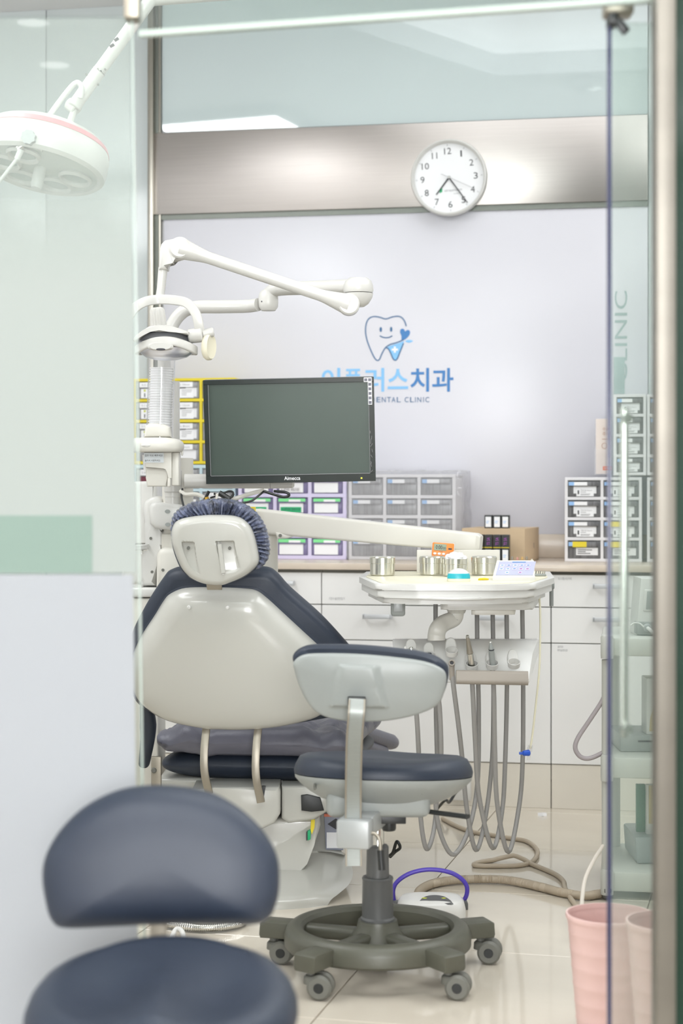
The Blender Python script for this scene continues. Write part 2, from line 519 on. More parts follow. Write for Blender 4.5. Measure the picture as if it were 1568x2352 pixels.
struct('trim_strip', wbox(MB(), U(366), U(371), 0, 0.026, 0, CEIL, 0.002), M_STEEL2, fr)
sp_ = wl(393, 295, 0.0125)
struct('etched_mark', MB().lathe([(0.0055, 0), (0.0065, 0.0004), (0.0055, 0.0006)], 20, MW @ Matrix.Translation(sp_) @ Matrix.Rotation(pi / 2, 4, 'X')), M_GREYSIGN, wb)

struct('wall_left', MB().box(-2.5, -2.4, -5.2, 8, 0, CEIL), M_ROOM)
struct('wall_right', MB().box(2.6, 2.7, -5.2, 8, 0, CEIL), M_ROOM)
struct('wall_front', MB().box(-2.5, 2.7, -5.3, -5.2, 0, CEIL), M_ROOM)

# ceiling with a recessed tray
outer = [Vector((-2.6, -5.3, CEIL)), Vector((2.8, -5.3, CEIL)), Vector((2.8, 8.0, CEIL)), Vector((-2.6, 8.0, CEIL))]
inner = [MW @ Vector(q) for q in ((0.46, -1.44, CEIL), (2.25, -1.44, CEIL), (2.25, -0.33, CEIL), (-0.15, -0.33, CEIL))]
tris = tessellate_polygon([outer, inner[::-1]])
allv = outer + inner[::-1]
cm = MB().add(allv, tris)
up = [v + Vector((0, 0, 0.14)) for v in inner]
cm.add(inner + up, [(i, (i + 1) % 4, (i + 1) % 4 + 4, i + 4) for i in range(4)] + [(4, 5, 6, 7)])
struct('ceiling', cm, M_ROOM, None, 0)
for nm, x, y, sx, sy in (('trim_2', 0.35, 3.0, 1.4, 0.9), ('trim_4', -1.45, 4.2, 0.9, 1.6), ('trim_5', 1.85, 4.25, 0.9, 1.6)):
    m = MB()
    for x0, x1, y0, y1 in ((-sx / 2 - .03, sx / 2 + .03, -sy / 2 - .03, -sy / 2), (-sx / 2 - .03, sx / 2 + .03, sy / 2, sy / 2 + .03), (-sx / 2 - .03, -sx / 2, -sy / 2, sy / 2), (sx / 2, sx / 2 + .03, -sy / 2, sy / 2)):
        m.box(x + x0, x + x1, y + y0, y + y1, CEIL - 0.05, CEIL)
    struct(nm, m, M_WHITE)

m = MB()
for x0, x1, z0, z1 in ((-1.04, 1.44, 0.55, 0.60), (-1.04, 1.44, 2.60, 2.65), (-1.04, -1.0, .60, 2.60), (1.40, 1.44, .60, 2.60)):
    m.box(x0, x1, -5.2, -5.1, z0, z1)
struct('added_fill_frame', m, M_WHITE)  # unseen frame added around the frontal fill, not a real window

# floor: 0.6 m tiles laid at an angle, each a piece of the floor
fl = struct('floor', MB().box(-2.5, 2.7, -5.2, 8, -0.06, -0.0035), M_GROUT, None, 0)
ang = radians(-14.0)
A0 = Vector((0.236, 4.775, 0))
tile_me = None
for i in range(-4, 5):
    for j in range(-6, 4):
        c = A0 + Matrix.Rotation(ang, 3, 'Z') @ Vector(((i + 0.5) * 0.6, (j + 0.5) * 0.6, 0))
        if not (-1.7 < c.x < 2.3 and 1.6 < c.y < 7.0): continue
        if tile_me is None:
            t = build('tile', MB().box(-0.2985, 0.2985, -0.2985, 0.2985, -0.006, 0, 0.001, None, 1), M_TILE, None, 0)
            tile_me = t.data
        else:
            t = bpy.data.objects.new('tile', tile_me); COL.objects.link(t)
        t.parent = fl
        t.location = c; t.rotation_euler = (0, 0, ang)

# ------------------------------------------------------------------ glass partition in front of the treatment bay
D1 = 2.75
pl = bpy.data.objects.new('window_1', None); COL.objects.link(pl); pl['kind'] = 'structure'
pl.location = (0, 0, 0); MATRIX[pl.name] = Matrix.Identity(4)
def PX(px, D): return (px - CX) / F * D
xt, xb, xl = PX(303, D1), PX(338, D1), -1.6
q = [(xl, 0.02), (xb, 0.02), (xt, 1.845), (xl, 1.845)]
struct('pane', MB().prism(q, D1, D1 + 0.012), G_CLEAR, pl, 0)
def xe(z): return xb + (xt - xb) * (z - 0.02) / 1.825
ed = 0.010
struct('pane_edge', MB().prism([(xe(0.02) - .001, 0.02), (xe(0.02) + .0012, 0.02), (xe(1.845) + .0012, 1.845), (xe(1.845) - .001, 1.845)], D1 - 0.0004, D1 + 0.0124), M_GEDGE, pl, 0)
struct('film', MB().prism([(xl, 0.03), (xe(0.03) - ed, 0.03), (xe(0.9625) - ed, 0.9625), (xl, 0.9625)], D1 - 0.0012, D1 - 0.0004), G_FROST, pl, 0)
struct('film', MB().prism([(xl, 0.9655), (xe(0.9655) - .004, 0.9655), (xe(1.84) - .004, 1.84), (xl, 1.84)], D1 - 0.0012, D1 - 0.0004), G_GRAD, pl, 0)
za, zb = EYE - (1184 - HY) / F * D1, EYE - (1316 - HY) / F * D1
struct('film', MB().prism([(xl, zb), (PX(212, D1), zb), (PX(212, D1), za), (xl, za)], D1 - 0.0020, D1 - 0.0014), G_TEAL, pl, 0)
struct('clamp', MB().box(PX(286, D1), PX(322, D1), D1 - 0.014, D1 + 0.026, EYE + (HY - 46) / F * D1, EYE + (HY + 60) / F * D1, 0.003), M_SATIN, pl)

# transom over the opening (its plane turns towards the camera on the right)
def tp(px, z):
    D = 2.63 / (1 + 0.255 * (px - 784) / F)
    return Vector((PX(px, D), D, z))
tr = bpy.data.objects.new('window_2', None); COL.objects.link(tr); tr['kind'] = 'structure'; MATRIX[tr.name] = Matrix.Identity(4)
a, b = tp(318, 0), tp(1500, 0)
dv = (b - a).normalized(); nv = Vector((dv.y, -dv.x, 0))
T = Matrix(((dv.x, -nv.x, 0, a.x), (dv.y, -nv.y, 0, a.y), (0, 0, 1, 0), (0, 0, 0, 1)))
Lt = (b - a).length
struct('pane', MB().box(0, Lt, 0, 0.012, 1.812, CEIL, 0, T), G_TRANSOM, tr, 0)
struct('edge_strip', MB().box(0, Lt, -0.001, 0.013, 1.802, 1.812, 0.001, T), M_GEDGE, tr, 0)

# fixed side pane with a dark polished edge, right of the opening
D2 = 2.62
sp = bpy.data.objects.new('window_3', None); COL.objects.link(sp); sp['kind'] = 'structure'; MATRIX[sp.name] = Matrix.Identity(4)
x0, x1 = PX(1404, D2), PX(1506, D2)
struct('pane', MB().box(x0, x1, D2, D2 + 0.012, 0.01, 1.80), glass('side_pane', (0.93, 0.96, 0.945), haze=0.11, haze_rgb=(212, 226, 218)), sp, 0)
struct('pane_edge', MB().box(x0 - 0.0055, x0, D2 - 0.001, D2 + 0.013, 0.01, 1.80, 0.001), M_EDGE, sp)
struct('pivot_fitting', MB().box(x0 - 0.011, x0 + 0.032, D2 - 0.016, D2 + 0.028, EYE + (HY - 36) / F * D2, 1.84, 0.004), M_SATIN, sp)
struct('pivot_latch', MB().box(x0 - 0.006, x0 + 0.008, D2 - 0.02, D2 + 0.02, EYE + (HY - 62) / F * D2, EYE + (HY - 36) / F * D2, 0.003).box(-0.006, 0.006, -0.006, 0.006, -0.024, 0, 0.002, Matrix.Translation((x0 + 0.006, D2 - 0.014, EYE + (HY - 52) / F * D2)) @ Matrix.Rotation(radians(-38), 4, 'Y')), M_BLACK, sp)
zt_, zb_ = EYE + (HY - 960) / F * D2, EYE + (HY - 1678) / F * D2
hx = PX(1436, D2)
struct('reflection_streak_bar', MB().tube(cat([(hx + 0.007, D2 + 0.016, zt_), (hx + 0.007, D2 + 0.05, zt_), (hx + 0.007, D2 + 0.055, zt_ - 0.02), (hx + 0.007, D2 + 0.055, zb_ + 0.02), (hx + 0.007, D2 + 0.05, zb_), (hx + 0.007, D2 + 0.016, zb_)], 4), 0.007), M_CHROME, sp)  # added bar standing in for bright reflection streaks on the glass
D3 = 2.45
struct('trim_3', MB().box(PX(1501, D3), PX(1546, D3), D3 - 0.02, D3 + 0.02, 0, CEIL, 0.002), M_TRIM3)
struct('window_4', MB().box(PX(1546, D3), 2.3, D3 - 0.006, D3 + 0.006, 0, CEIL), M_DGREEN, None, 0)

# ------------------------------------------------------------------ base cabinets and worktop
DF = 0.612                       # distance of the cabinet fronts from the wall
def cu(px): return wl(px, 1400, DF).x
def handle(parent, uc, z, w=0.1):
    m = MB()
    h = 0.016
    m.box(uc - w / 2, uc + w / 2, -DF - 0.032, -DF - 0.028, z - h / 2, z + h / 2, 0.0015, MW)
    for s in (-1, 1):
        m.box(uc + s * (w / 2) - 0.003 * (1 + s), uc + s * (w / 2) + 0.003 * (1 - s), -DF - 0.032, -DF, z - h / 2, z + h / 2, 0.001, MW)
    tag(build('handle', m, M_HANDLE, parent), 'brushed aluminium bar handle')
def wtext(mb, s, px0, px1, py0, py1, d, bold=0.0, mi=0, tilt=0):
    a, b = wl(px0, py1, d), wl(px1, py0, d)
    text_mb(mb, s, b.x - a.x, b.z - a.z, MW @ Matrix.Translation(a) @ Matrix.Rotation(radians(tilt), 4, 'Y') @ TXT, bold, mi)
    return mb
cabs = [(278, 535, 'white base cabinet unit hidden mostly by the dental chair headrest', None, None),
        (535, 738, 'white base cabinet unit showing just right of the chair headrest', None, None),
        (738, 1000, 'white base cabinet unit below the four steel canisters', (('기본수술관련집기', 755, 791, 1372, 1378),), None),
        (1000, 1265, 'white base cabinet unit behind the hanging handpiece hoses', None, None),
        (1265, 1528, 'white base cabinet unit behind the grey trolley post', (('오스템(시)키트', 1281, 1313, 1326, 1333),), (('글러브', 1280, 1293, 1483, 1488), ('비닐장갑', 1280, 1303, 1491, 1496))),
        (1528, 1790, 'white base cabinet unit behind the steel post', None, None)]
zA, zB, zC, zD, z0c = 0.803, 0.690, 0.567, 0.154, 0.0
g = 0.0016
for a, b, lab, t1, t2 in cabs:
    ua, ub = cu(a), cu(b)
    base = MW @ Vector(((ua + ub) / 2, -DF / 2, 0))
    c = thing('base_cabinet', lab, 'cabinet', base, 'row of white base cabinets', RZW)
    build('carcass', MB().box(ua + 0.001, ub - 0.001, -DF + 0.02, -0.0145, zD - 0.01, 0.812, 0, MW), M_GAP, c, 0)
    for k, (z1, z0) in enumerate(((zA, zB), (zB, zC))):
        dr = build('drawer', MB().box(ua + g, ub - g, -DF, -DF + 0.019, z0 + g, z1 - g, 0.0012, MW, 1), M_CAB, c)
        handle(dr, cu(645) if a == 535 and k == 0 else (ua + ub) / 2, z1 - 0.038, 0.1)
        if k == 0 and t1:
            m = MB()
            for q in t1: wtext(m, *q, DF + 0.0005)
            build('lettering', m, M_GREYINK, dr, 0)
    do = build('door', MB().box(ua + g, ub - g, -DF, -DF + 0.019, zD, zC - g, 0.0012, MW, 1), M_CAB, c)
    if t2:
        m = MB()
        for q in t2: wtext(m, *q, DF + 0.0005)
        build('lettering', m, M_GREYINK, do, 0)
    build('kick_board', MB().box(ua + g, ub - g, -DF + 0.004, -DF + 0.02, 0.0, zD - 0.003, 0.001, MW, 1), M_KICK, c)
ct = MB().box(cu(278), cu(1790), -DF - 0.02, -0.0145, 0.813, 0.836, 0.003, MW)
wt = tag(build('worktop', ct, M_COUNTER), 'beige stone worktop running along the whole cabinet row', 'worktop')
build('upstand', MB().box(cu(278), cu(1790), -0.03, -0.0145, 0.8362, 0.925, 0.002, MW), M_COUNTER, wt)
# small wall box with a black plug on the kick board
m = wl(1066, 1815, DF + 0.02)
o = thing('socket_box', 'white socket box on the kick board behind the hoses', 'socket', MW @ Vector((m.x, m.y, m.z - 0.04)), None, RZW)
ua, ub = wl(1034, 1815, DF).x, wl(1082, 1815, DF).x
build('box', MB().box(ua, ub, -DF - 0.012, -DF + 0.003, wl(1060, 1838, DF).z, wl(1060, 1786, DF).z, 0.004, MW), M_WHITE, o)
k = P(1056, 1803, 5.92)
pg = MB().cyl(k + Vector((0.01, 0.045, 0.012)), k, 0.016, 0.012, 16, 0, 0.003)
pg.tube(cat([k, k + Vector((-0.02, -0.03, -0.025)), k + Vector((-0.04, -0.05, -0.05)), P(1022, 1838, 5.82), FP(1000, 1862, 0.006)], 6), 0.005)
solo('power_plug', pg, M_BLACK, 'black power plug with its lead in the socket box', 'plug', k)
solo('paper_scrap', MB().prism([(-0.012, 0), (0.018, 0.0), (0.004, 0.012)], -0.006, 0.006, Matrix.Translation(FP(1243, 1871, 0.004)) @ Matrix.Rotation(1.3, 4, 'X'), 0), M_PAPER, 'small white paper scrap on the floor before the kick board', 'scrap', FP(1243, 1871, 0))

# ------------------------------------------------------------------ wall logo and lettering
LZ = lambda pts: [tuple(wl(px, py, 0.0124)[i] for i in (0, 2)) for px, py in zc(720, 700, 4.612, pts)]
lg = thing('wall_logo', 'blue tooth emblem and clinic lettering on the white wall panel', 'logo', MW @ Vector((wl(890, 820, 0.0124).x, -0.0124, wl(890, 930, 0.0124).z)), None, RZW)
off = MW @ Matrix.Translation((0, -0.0122, 0))
st = 12.0 / 4.612 / F * 6.6
def stroke(pts, w, m_, nm): build(nm, MB().ribbon([(q[0], q[1]) for q in [(v.x, v.y) for v in cat([(a, b, 0) for a, b in LZ(pts)], 8)]], w, off, 0.0012), m_, lg, 0)
def flat(pts, m_, nm, n=6, y=0.0):
    o = [(v.x, v.y) for v in cat([(a, b, 0) for a, b in LZ(pts)], n, True)] if n else LZ(pts)
    build(nm, MB().prism(o, -0.001 - y, 0, off), m_, lg, 0)
stroke([(980, 228), (970, 190), (950, 152), (920, 128), (880, 122), (830, 130), (763, 150), (700, 132), (640, 125), (595, 140), (565, 178), (551, 240), (552, 310), (570, 390), (605, 480), (645, 562), (675, 590), (698, 577), (718, 530), (742, 482), (768, 448), (812, 420), (870, 404), (920, 385), (955, 368)], st, M_LOGO1, 'tooth_outline')
stroke([(768, 455), (792, 468), (815, 510), (838, 565), (860, 588), (885, 572), (915, 500), (952, 408)], st, M_LOGO1, 'root_outline')
flat([(782, 452), (830, 428), (900, 406), (955, 385), (948, 415), (915, 498), (885, 565), (860, 582), (840, 560), (815, 508)], M_LOGO3, 'root_fill', 3, -0.0004)
flat([(932, 376), (930, 330), (916, 295), (921, 262), (942, 253), (960, 264), (970, 282), (985, 270), (1007, 268), (1021, 287), (1014, 320), (990, 350), (960, 372)], M_LOGO2, 'heart', 4)
flat([(970, 385), (1010, 371), (1052, 384), (1010, 403)], M_LOGO3, 'leaf', 4)
flat([(711 + 13 * cos(t), 262 + 27 * sin(t)) for t in [k * pi / 8 for k in range(16)]], M_LOGO1, 'eye', 0)
flat([(821 + 13 * cos(t), 260 + 27 * sin(t)) for t in [k * pi / 8 for k in range(16)]], M_LOGO1, 'eye', 0)
stroke([(701, 329), (735, 345), (768, 349), (800, 345), (833, 329)], st, M_LOGO1, 'smile')
cr = [(-11, -33), (11, -33), (11, -11), (33, -11), (33, 11), (11, 11), (11, 33), (-11, 33), (-11, 11), (-33, 11), (-33, -11), (-11, -11)]
flat([(860 + x, 475 + y) for x, y in cr], M_PAPER, 'cross', 0, 0.0004)
for s, x0, x1, m_ in (('이', 738, 781, M_LOGO3), ('플', 791, 830, M_LOGO3), ('러', 839, 882, M_LOGO3), ('스', 890, 937, M_LOGO3), ('치', 942, 985, M_LOGO1), ('과', 992, 1041, M_LOGO1)):
    t0, t1 = (845, 900) if s not in '플스' else (847, 894)
    m = MB(); wtext(m, s, x0, x1, t0, t1, 0.0135, 0.018)
    build('letter', m, M_LOGO2 if m_ is M_LOGO1 else m_, lg, 0)
m = MB()
for i, (ch, x) in enumerate(zip('DENTALCLINIC', (851, 864.5, 876.5, 888.5, 899, 911, 929, 941.5, 953, 958, 971.5, 976.5))):
    w = {'I': 1.4}.get(ch, 9)
    wtext(m, ch, x, x + w, 912, 924, 0.0135)
build('lettering', m, M_LOGO1, lg, 0)

# vertical sign on the wall at the right
vs_ = thing('vertical_sign', 'grey vertical lettering on the wall behind the side pane', 'sign', MW @ Vector((wl(1425, 800, 0.012).x, -0.012, wl(1425, 905, 0.012).z)), None, RZW)
m = MB()
a, b = wl(1411, 878, 0.0135), wl(1440, 668, 0.0135)
w_, h_ = b.z - a.z, b.x - a.x
text_mb(m, 'CLINIC', w_, h_, MW @ Matrix.Translation((b.x, a.y, a.z)) @ Matrix.Rotation(-pi / 2, 4, 'Y') @ TXT)
build('lettering', m, M_GREYSIGN, vs_, 0)
p0, p1 = wl(1409, 905, 0.0125), wl(1434, 820, 0.0125)
build('sign_block', MB().box(p0.x, p1.x, -0.0145, -0.0122, p0.z, p1.z, 0.0005, MW).box(p0.x, p1.x, -0.0152, -0.0142, p0.z, p0.z + 0.02, 0, MW, 1), M_GREYSIGN, vs_)

# ------------------------------------------------------------------ wall clock
cc = wl(1030, 407, 0.06)
KM = MW @ Matrix.Translation((cc.x, -0.03, cc.z)) @ Matrix.Rotation(radians(3.0) * -1, 4, 'Y')
R = 87.5 / F * 6.62
ck = thing('wall_clock', 'round white wall clock with black hands on the steel band', 'clock', MW @ Vector((cc.x, -0.03, cc.z - R)), None, RZW)
CL = KM @ Matrix.Rotation(pi / 2, 4, 'X')     # lathe axis towards the room
build('rim', MB().lathe([(R * 0.94, 0.0), (R, 0.004), (R, 0.03), (R * 0.985, 0.038), (R * 0.955, 0.04), (R * 0.93, 0.036), (R * 0.915, 0.026), (R * 0.90, 0.018)], 72, CL), M_WHITE, ck)
build('dial', MB().lathe([(0, 0.0), (R * 0.935, 0.0), (R * 0.935, 0.018), (0, 0.018)], 72, CL), M_PAPER, ck)
for k in range(12):
    a = radians(30 * k)
    tk = MB().box(-0.0007, 0.0007, -0.0195, -0.0182, R * 0.83, R * 0.88, 0, KM @ Matrix.Rotation(a, 4, 'Y'))
    build('tick', tk, M_GREYINK, ck, 0)
    n = 12 if k == 0 else k
    hh = R * 0.165; ww = {1: .04, 11: .14, 10: .19, 12: .185}.get(n, .105) * R
    m = MB(); text_mb(m, str(n), ww, hh, KM @ Matrix.Translation((R * 0.70 * sin(a) - ww / 2, -0.0186, R * 0.70 * cos(a) - hh / 2)) @ TXT, 0.0)
    build('numeral', m, M_INK, ck, 0)
def hand(nm, ang, l, w, m_, back=0.0, y=0.021):
    h = MB().prism([(-w / 2, -back), (w / 2, -back), (w / 3, l), (-w / 3, l)], -y - 0.001, -y, KM @ Matrix.Rotation(ang, 4, 'Y'))
    build(nm, h, m_, ck, 0)
def angp(dx, dy): return math.atan2(dx, -dy) - radians(-3.0)
hand('hour_hand', angp(-29, 38), R * 0.55, 0.006, M_INK, 0.006)
hand('minute_hand', angp(43, 59), R * 0.83, 0.005, M_INK, 0.006, 0.023)
hand('second_hand', angp(56, 26), R * 0.72, 0.0016, M_GREYINK, R * 0.22, 0.025)
build('hub', MB().lathe([(0.004, 0.018), (0.004, 0.027), (0, 0.028)], 14, CL), M_WHITE, ck)
m = MB(); text_mb(m, 'straumann', R * 0.46, R * 0.055, KM @ Matrix.Translation((-R * 0.14, -0.0186, -R * 0.36)) @ TXT)
text_mb(m, 'CARES', R * 0.2, R * 0.03, KM @ Matrix.Translation((R * 0.1, -0.0186, -R * 0.44)) @ TXT)
build('lettering', m, M_GREYINK, ck, 0)
build('green_mark', MB().prism([(-R * .27, -R * .38), (-R * .2, -R * .36), (-R * .19, -R * .26), (-R * .25, -R * .30)], -0.0192, -0.0182, KM), M_GREENLAB, ck, 0)
# ------------------------------------------------------------------ drawer organisers on the worktop
def organiser(label, cols, rows, d, depth, frame_m, drawer_m, style, bar=6, ybot=None, name='drawer_organiser', cat_='organiser', topbar=7):
    """cols: pixel columns of the uprights, rows: pixel rows of the shelves read at the unit's own middle column."""
    pm = (cols[0] + cols[-1]) / 2
    us = [wl(c, 1120, d).x for c in cols]
    zs = [wl(pm, r, d).z for r in rows]
    if ybot is not None: zs[-1] = ybot
    k = (W0.y - d) / F
    hb = bar * k / 2
    root = thing(name, label, cat_, MW @ Vector(((us[0] + us[-1]) / 2, -d + depth / 2, zs[-1])), 'drawer organisers on the worktop', RZW)
    m = MB()
    m.box(us[0] - hb, us[-1] + hb, -d + depth - 0.004, -d + depth, zs[-1], zs[0] + hb, 0, MW)
    for i, z in enumerate(zs):
        if i == 0: m.box(us[0] - hb, us[-1] + hb, -d, -d + depth, z - hb, z + topbar * k / 2, 0.0015, MW, 1)
        elif i == len(zs) - 1: m.box(us[0] - hb, us[-1] + hb, -d, -d + depth, z, z + 2 * hb, 0.0015, MW, 1)
        else: m.box(us[0] - hb, us[-1] + hb, -d, -d + depth, z - hb, z + hb, 0.001, MW, 1)
    for u in us:
        m.box(u - hb, u + hb, -d + 0.0006, -d + depth, zs[-1], zs[0], 0.001, MW, 1)
    build('frame', m, frame_m, root)
    for i in range(len(rows) - 1):
        for j in range(len(cols) - 1):
            ua, ub = us[j] + hb + 0.001, us[j + 1] - hb - 0.001
            za, zb = zs[i] - hb - 0.001, zs[i + 1] + hb * (2 if i == len(rows) - 2 else 1) + 0.001
            style(root, i, j, ua, ub, zb, za, d)
    return root

def dpart(parent, nm, m_, ua, ub, z0, z1, y, t=0.0012, b=0):
    return build(nm, MB().box(ua, ub, y - t, y, z0, z1, b, MW, 1), m_, parent, 0)

def drawer_box(root, m_, ua, ub, z0, z1, d, lip=0.35):
    """front with a bowed left edge and a top lip that carries the label."""
    h = z1 - z0
    mb = MB()
    mb.box(ua, ub, -d + 0.006, -d + 0.09, z0, z1 - 0.001, 0, MW)
    mb.box(ua + 0.001, ub - 0.001, -d + 0.001, -d + 0.008, z0, z1 - h * 0.12, 0.0018, MW, 2)
    mb.box(ua + (ub - ua) * .05, ub - (ub - ua) * .05, -d - 0.006, -d + 0.004, z1 - h * lip, z1 - h * 0.07, 0.0018, MW, 2)
    return build('drawer', mb, m_, root)

def lines(mb, ua, z0, w, rows, y, h, gap):
    for k, f in enumerate(rows):
        mb.box(ua, ua + w * f, y - 0.0004, y, z0 - k * gap - h, z0 - k * gap, 0, MW)
    return mb

def st_yellow(root, i, j, ua, ub, z0, z1, d):
    w, h = ub - ua, z1 - z0
    dr = drawer_box(root, M_DRAWER, ua, ub, z0, z1, d)
    dpart(dr, 'label_strip', M_PAPER, ua + w * 0.12, ua + w * 0.80, z1 - h * 0.34, z1 - h * 0.04, -d - 0.0061)
    m = MB(); text_mb(m, ('4.5 x 8mm', '5.1 x 10mm', '5.1 x 12mm', '4.5 x 8mm')[(i + j) % 4], w * 0.5, h * 0.11, MW @ Matrix.Translation((ua + w * 0.2, -d - 0.0078, z1 - h * 0.25)) @ TXT)
    build('lettering', m, M_GREYINK, dr, 0)
    if i < 3:
        dpart(dr, 'back_card', M_DRAWERW, ua + w * 0.55, ua + w * 0.92, z0 + h * 0.1, z1 - h * 0.2, -d + 0.0008, 0.0006)
        dpart(dr, 'card', M_PAPER, ua + w * 0.16, ua + w * 0.82, z0 + h * 0.03, z1 - h * 0.42, -d - 0.0002)
        cx, cz = ua + w * 0.29, z1 - h * 0.52
        build('dot', MB().lathe([(0, 0), (0.0042, 0), (0.0042, 0.0006), (0, 0.0006)], 12, MW @ Matrix.Translation((cx, -d - 0.0014, cz)) @ Matrix.Rotation(pi / 2, 4, 'X')), M_RED if j > 0 else M_LIME, dr)
        m = MB().box(cx - 0.0018, cx + 0.0018, -d - 0.0021, -d - 0.0014, z0 + h * 0.1, z0 + h * 0.32, 0, MW)
        build('bar_mark', m, M_INK, dr, 0)
        m = lines(MB(), ua + w * 0.42, z1 - h * 0.5, w * 0.34, (1, .95, .5, .45), -d - 0.0014, h * 0.03, h * 0.095)
        build('print_lines', m, M_GREYINK, dr, 0)
    else:
        dpart(dr, 'card', M_DRAWERW, ua + w * 0.35, ua + w * 0.9, z0 + h * 0.1, z1 - h * 0.3, -d + 0.0008, 0.0006)

organiser('yellow framed drawer organiser behind the cup dispenser and the monitor', [309, 385, 461, 537], [872, 919, 967, 1015, 1066], 0.30, 0.25, M_YEL, M_DRAWER, st_yellow, 7)
ty = MB()
ua, ub = wl(285, 1100, 0.3).x, wl(545, 1100, 0.3).x
def st_aqua(root, i, j, ua, ub, z0, z1, d):
    w, h = ub - ua, z1 - z0
    dr = drawer_box(root, M_DRAWER, ua, ub, z0, z1, d)
    dpart(dr, 'label_strip', M_PAPER, ua + w * 0.14, ua + w * 0.82, z1 - h * 0.34, z1 - h * 0.04, -d - 0.0061)
    m = MB(); text_mb(m, '3.8 x 8mm' if i == 0 else '4.5, 5.0mm', w * 0.5, h * 0.12, MW @ Matrix.Translation((ua + w * 0.2, -d - 0.0078, z1 - h * 0.25)) @ TXT)
    build('lettering', m, M_GREYINK, dr, 0)
    if i == 1:
        dpart(dr, 'card', M_PAPER, ua + w * 0.14, ua + w * 0.9, z0 + h * 0.03, z1 - h * 0.38, -d - 0.0002)
        build('screw_print', MB().prism([(ua + w * .2, z0 + h * .56), (ua + w * .42, z0 + h * .56), (ua + w * .36, z0 + h * .42), (ua + w * .33, z0 + h * .1), (ua + w * .29, z0 + h * .1), (ua + w * .26, z0 + h * .42)], -d - 0.002, -d - 0.0013, MW), M_MAG, dr, 0)
    elif j == 0:
        dpart(dr, 'packet', mat('maroon_packet_%d' % i, (110, 40, 60), 0.4), ua + w * 0.1, ua + w * 0.9, z0 + h * 0.05, z1 - h * 0.4, -d + 0.0003)
organiser('pale blue edged drawer organiser under the yellow one', [309, 385, 461, 537], [1072.5, 1126, 1177, 1228, 1280], 0.30, 0.25, M_AQUA, M_DRAWER, st_aqua, 7, 0.8362, topbar=10)

def st_lilac(root, i, j, ua, ub, z0, z1, d):
    w, h = ub - ua, z1 - z0
    dr = drawer_box(root, M_DRAWERV, ua, ub, z0, z1, d)
    dpart(dr, 'label_strip', M_MINT if i > 0 else M_PAPER, ua + w * 0.06, ua + w * 0.94, z1 - h * 0.25, z1 - h * 0.05, -d - 0.0061)
    dpart(dr, 'label_white_patch', M_PAPER, ua + w * 0.4, ua + w * 0.78, z1 - h * 0.26, z1 - h * 0.12, -d - 0.0073, 0.0004)  # white patch over the label strip
    dpart(dr, 'card', M_PAPER, ua + w * 0.08, ua + w * 0.86, z0 + h * 0.04, z1 - h * 0.30, -d + 0.0008, 0.0024)
    m = MB()
    if (i, j) == (1, 1):
        dpart(dr, 'green_tag', M_GREENLAB, ua + w * 0.12, ua + w * 0.8, z0 + h * 0.06, z0 + h * 0.40, -d - 0.0017)
        text_mb(m, 'UFIII 5010', w * 0.58, h * 0.15, MW @ Matrix.Translation((ua + w * 0.18, -d - 0.0032, z0 + h * 0.18)) @ TXT)
    elif (i, j) == (0, 1):
        dpart(dr, 'grey_tag', M_ORGW, ua + w * 0.12, ua + w * 0.76, z0 + h * 0.08, z0 + h * 0.36, -d - 0.0017)
        text_mb(m, 'UFIII 4510', w * 0.56, h * 0.15, MW @ Matrix.Translation((ua + w * 0.16, -d - 0.0032, z0 + h * 0.15)) @ TXT)
    elif (i, j) == (1, 0):
        dpart(dr, 'green_tag', M_GREENLAB, ua + w * 0.12, ua + w * 0.8, z0 + h * 0.06, z0 + h * 0.40, -d - 0.0017)
    if m.v: build('lettering', m, M_INK, dr, 0)
organiser('lilac framed drawer organiser with green and white labels', [551, 631, 711, 791], [1090, 1138, 1184, 1231, 1283], 0.33, 0.26, M_LILAC, M_DRAWERV, st_lilac, 9, 0.8362)

def st_grey(root, i, j, ua, ub, z0, z1, d):
    w, h = ub - ua, z1 - z0
    dr = drawer_box(root, M_DRAWER, ua, ub, z0, z1, d)
    dpart(dr, 'brand_tag', M_BLUELAB, ua + w * 0.04, ua + w * 0.2, z1 - h * 0.31, z1 - h * 0.09, -d - 0.0061)
    dpart(dr, 'label_strip', M_PAPER, ua + w * 0.2, ua + w * 0.6, z1 - h * 0.31, z1 - h * 0.09, -d - 0.0061)
wr = organiser('grey drawer organiser wrapped in clear film', [804, 883, 962, 1042], [1093, 1141, 1187, 1232, 1283], 0.33, 0.28, M_ORGW, M_DRAWER, st_grey, 8, 0.8362)
pu0, pu1 = wl(804, 1100, 0.33).x - 0.0075, wl(1042, 1100, 0.33).x + 0.03
pz = wl(920, 1090, 0.33).z + 0.014
bmw = bmesh.new()
bmesh.ops.create_cube(bmw, size=1)
bmesh.ops.delete(bmw, geom=[f for f in bmw.faces if f.normal.z < -0.9], context='FACES')
bmesh.ops.subdivide_edges(bmw, edges=bmw.edges[:], cuts=26, use_grid_fill=True)
for v in bmw.verts:
    q = Vector((pu0 + (v.co.x + .5) * (pu1 - pu0), -0.352 + (v.co.y + .5) * 0.31, 0.838 + (v.co.z + .5) * (pz - 0.838)))
    n = noise.noise(q * 18) * 0.5 + noise.noise(Vector((q.x * 60 + q.z * 40, q.y * 60, q.z * 12))) * 0.5
    side = max(0, (v.co.x - 0.1)) * 0.9 + 0.4
    q += Vector((n * 0.012 * side * (1 if abs(v.co.x) > .49 else 0.3), -abs(n) * 0.006 if v.co.y < -0.4 else 0, n * 0.008 if v.co.z > .45 else 0))
    v.co = q
build('film_wrap', MB().bm(bmw, MW), G_WRAP, wr, 80)

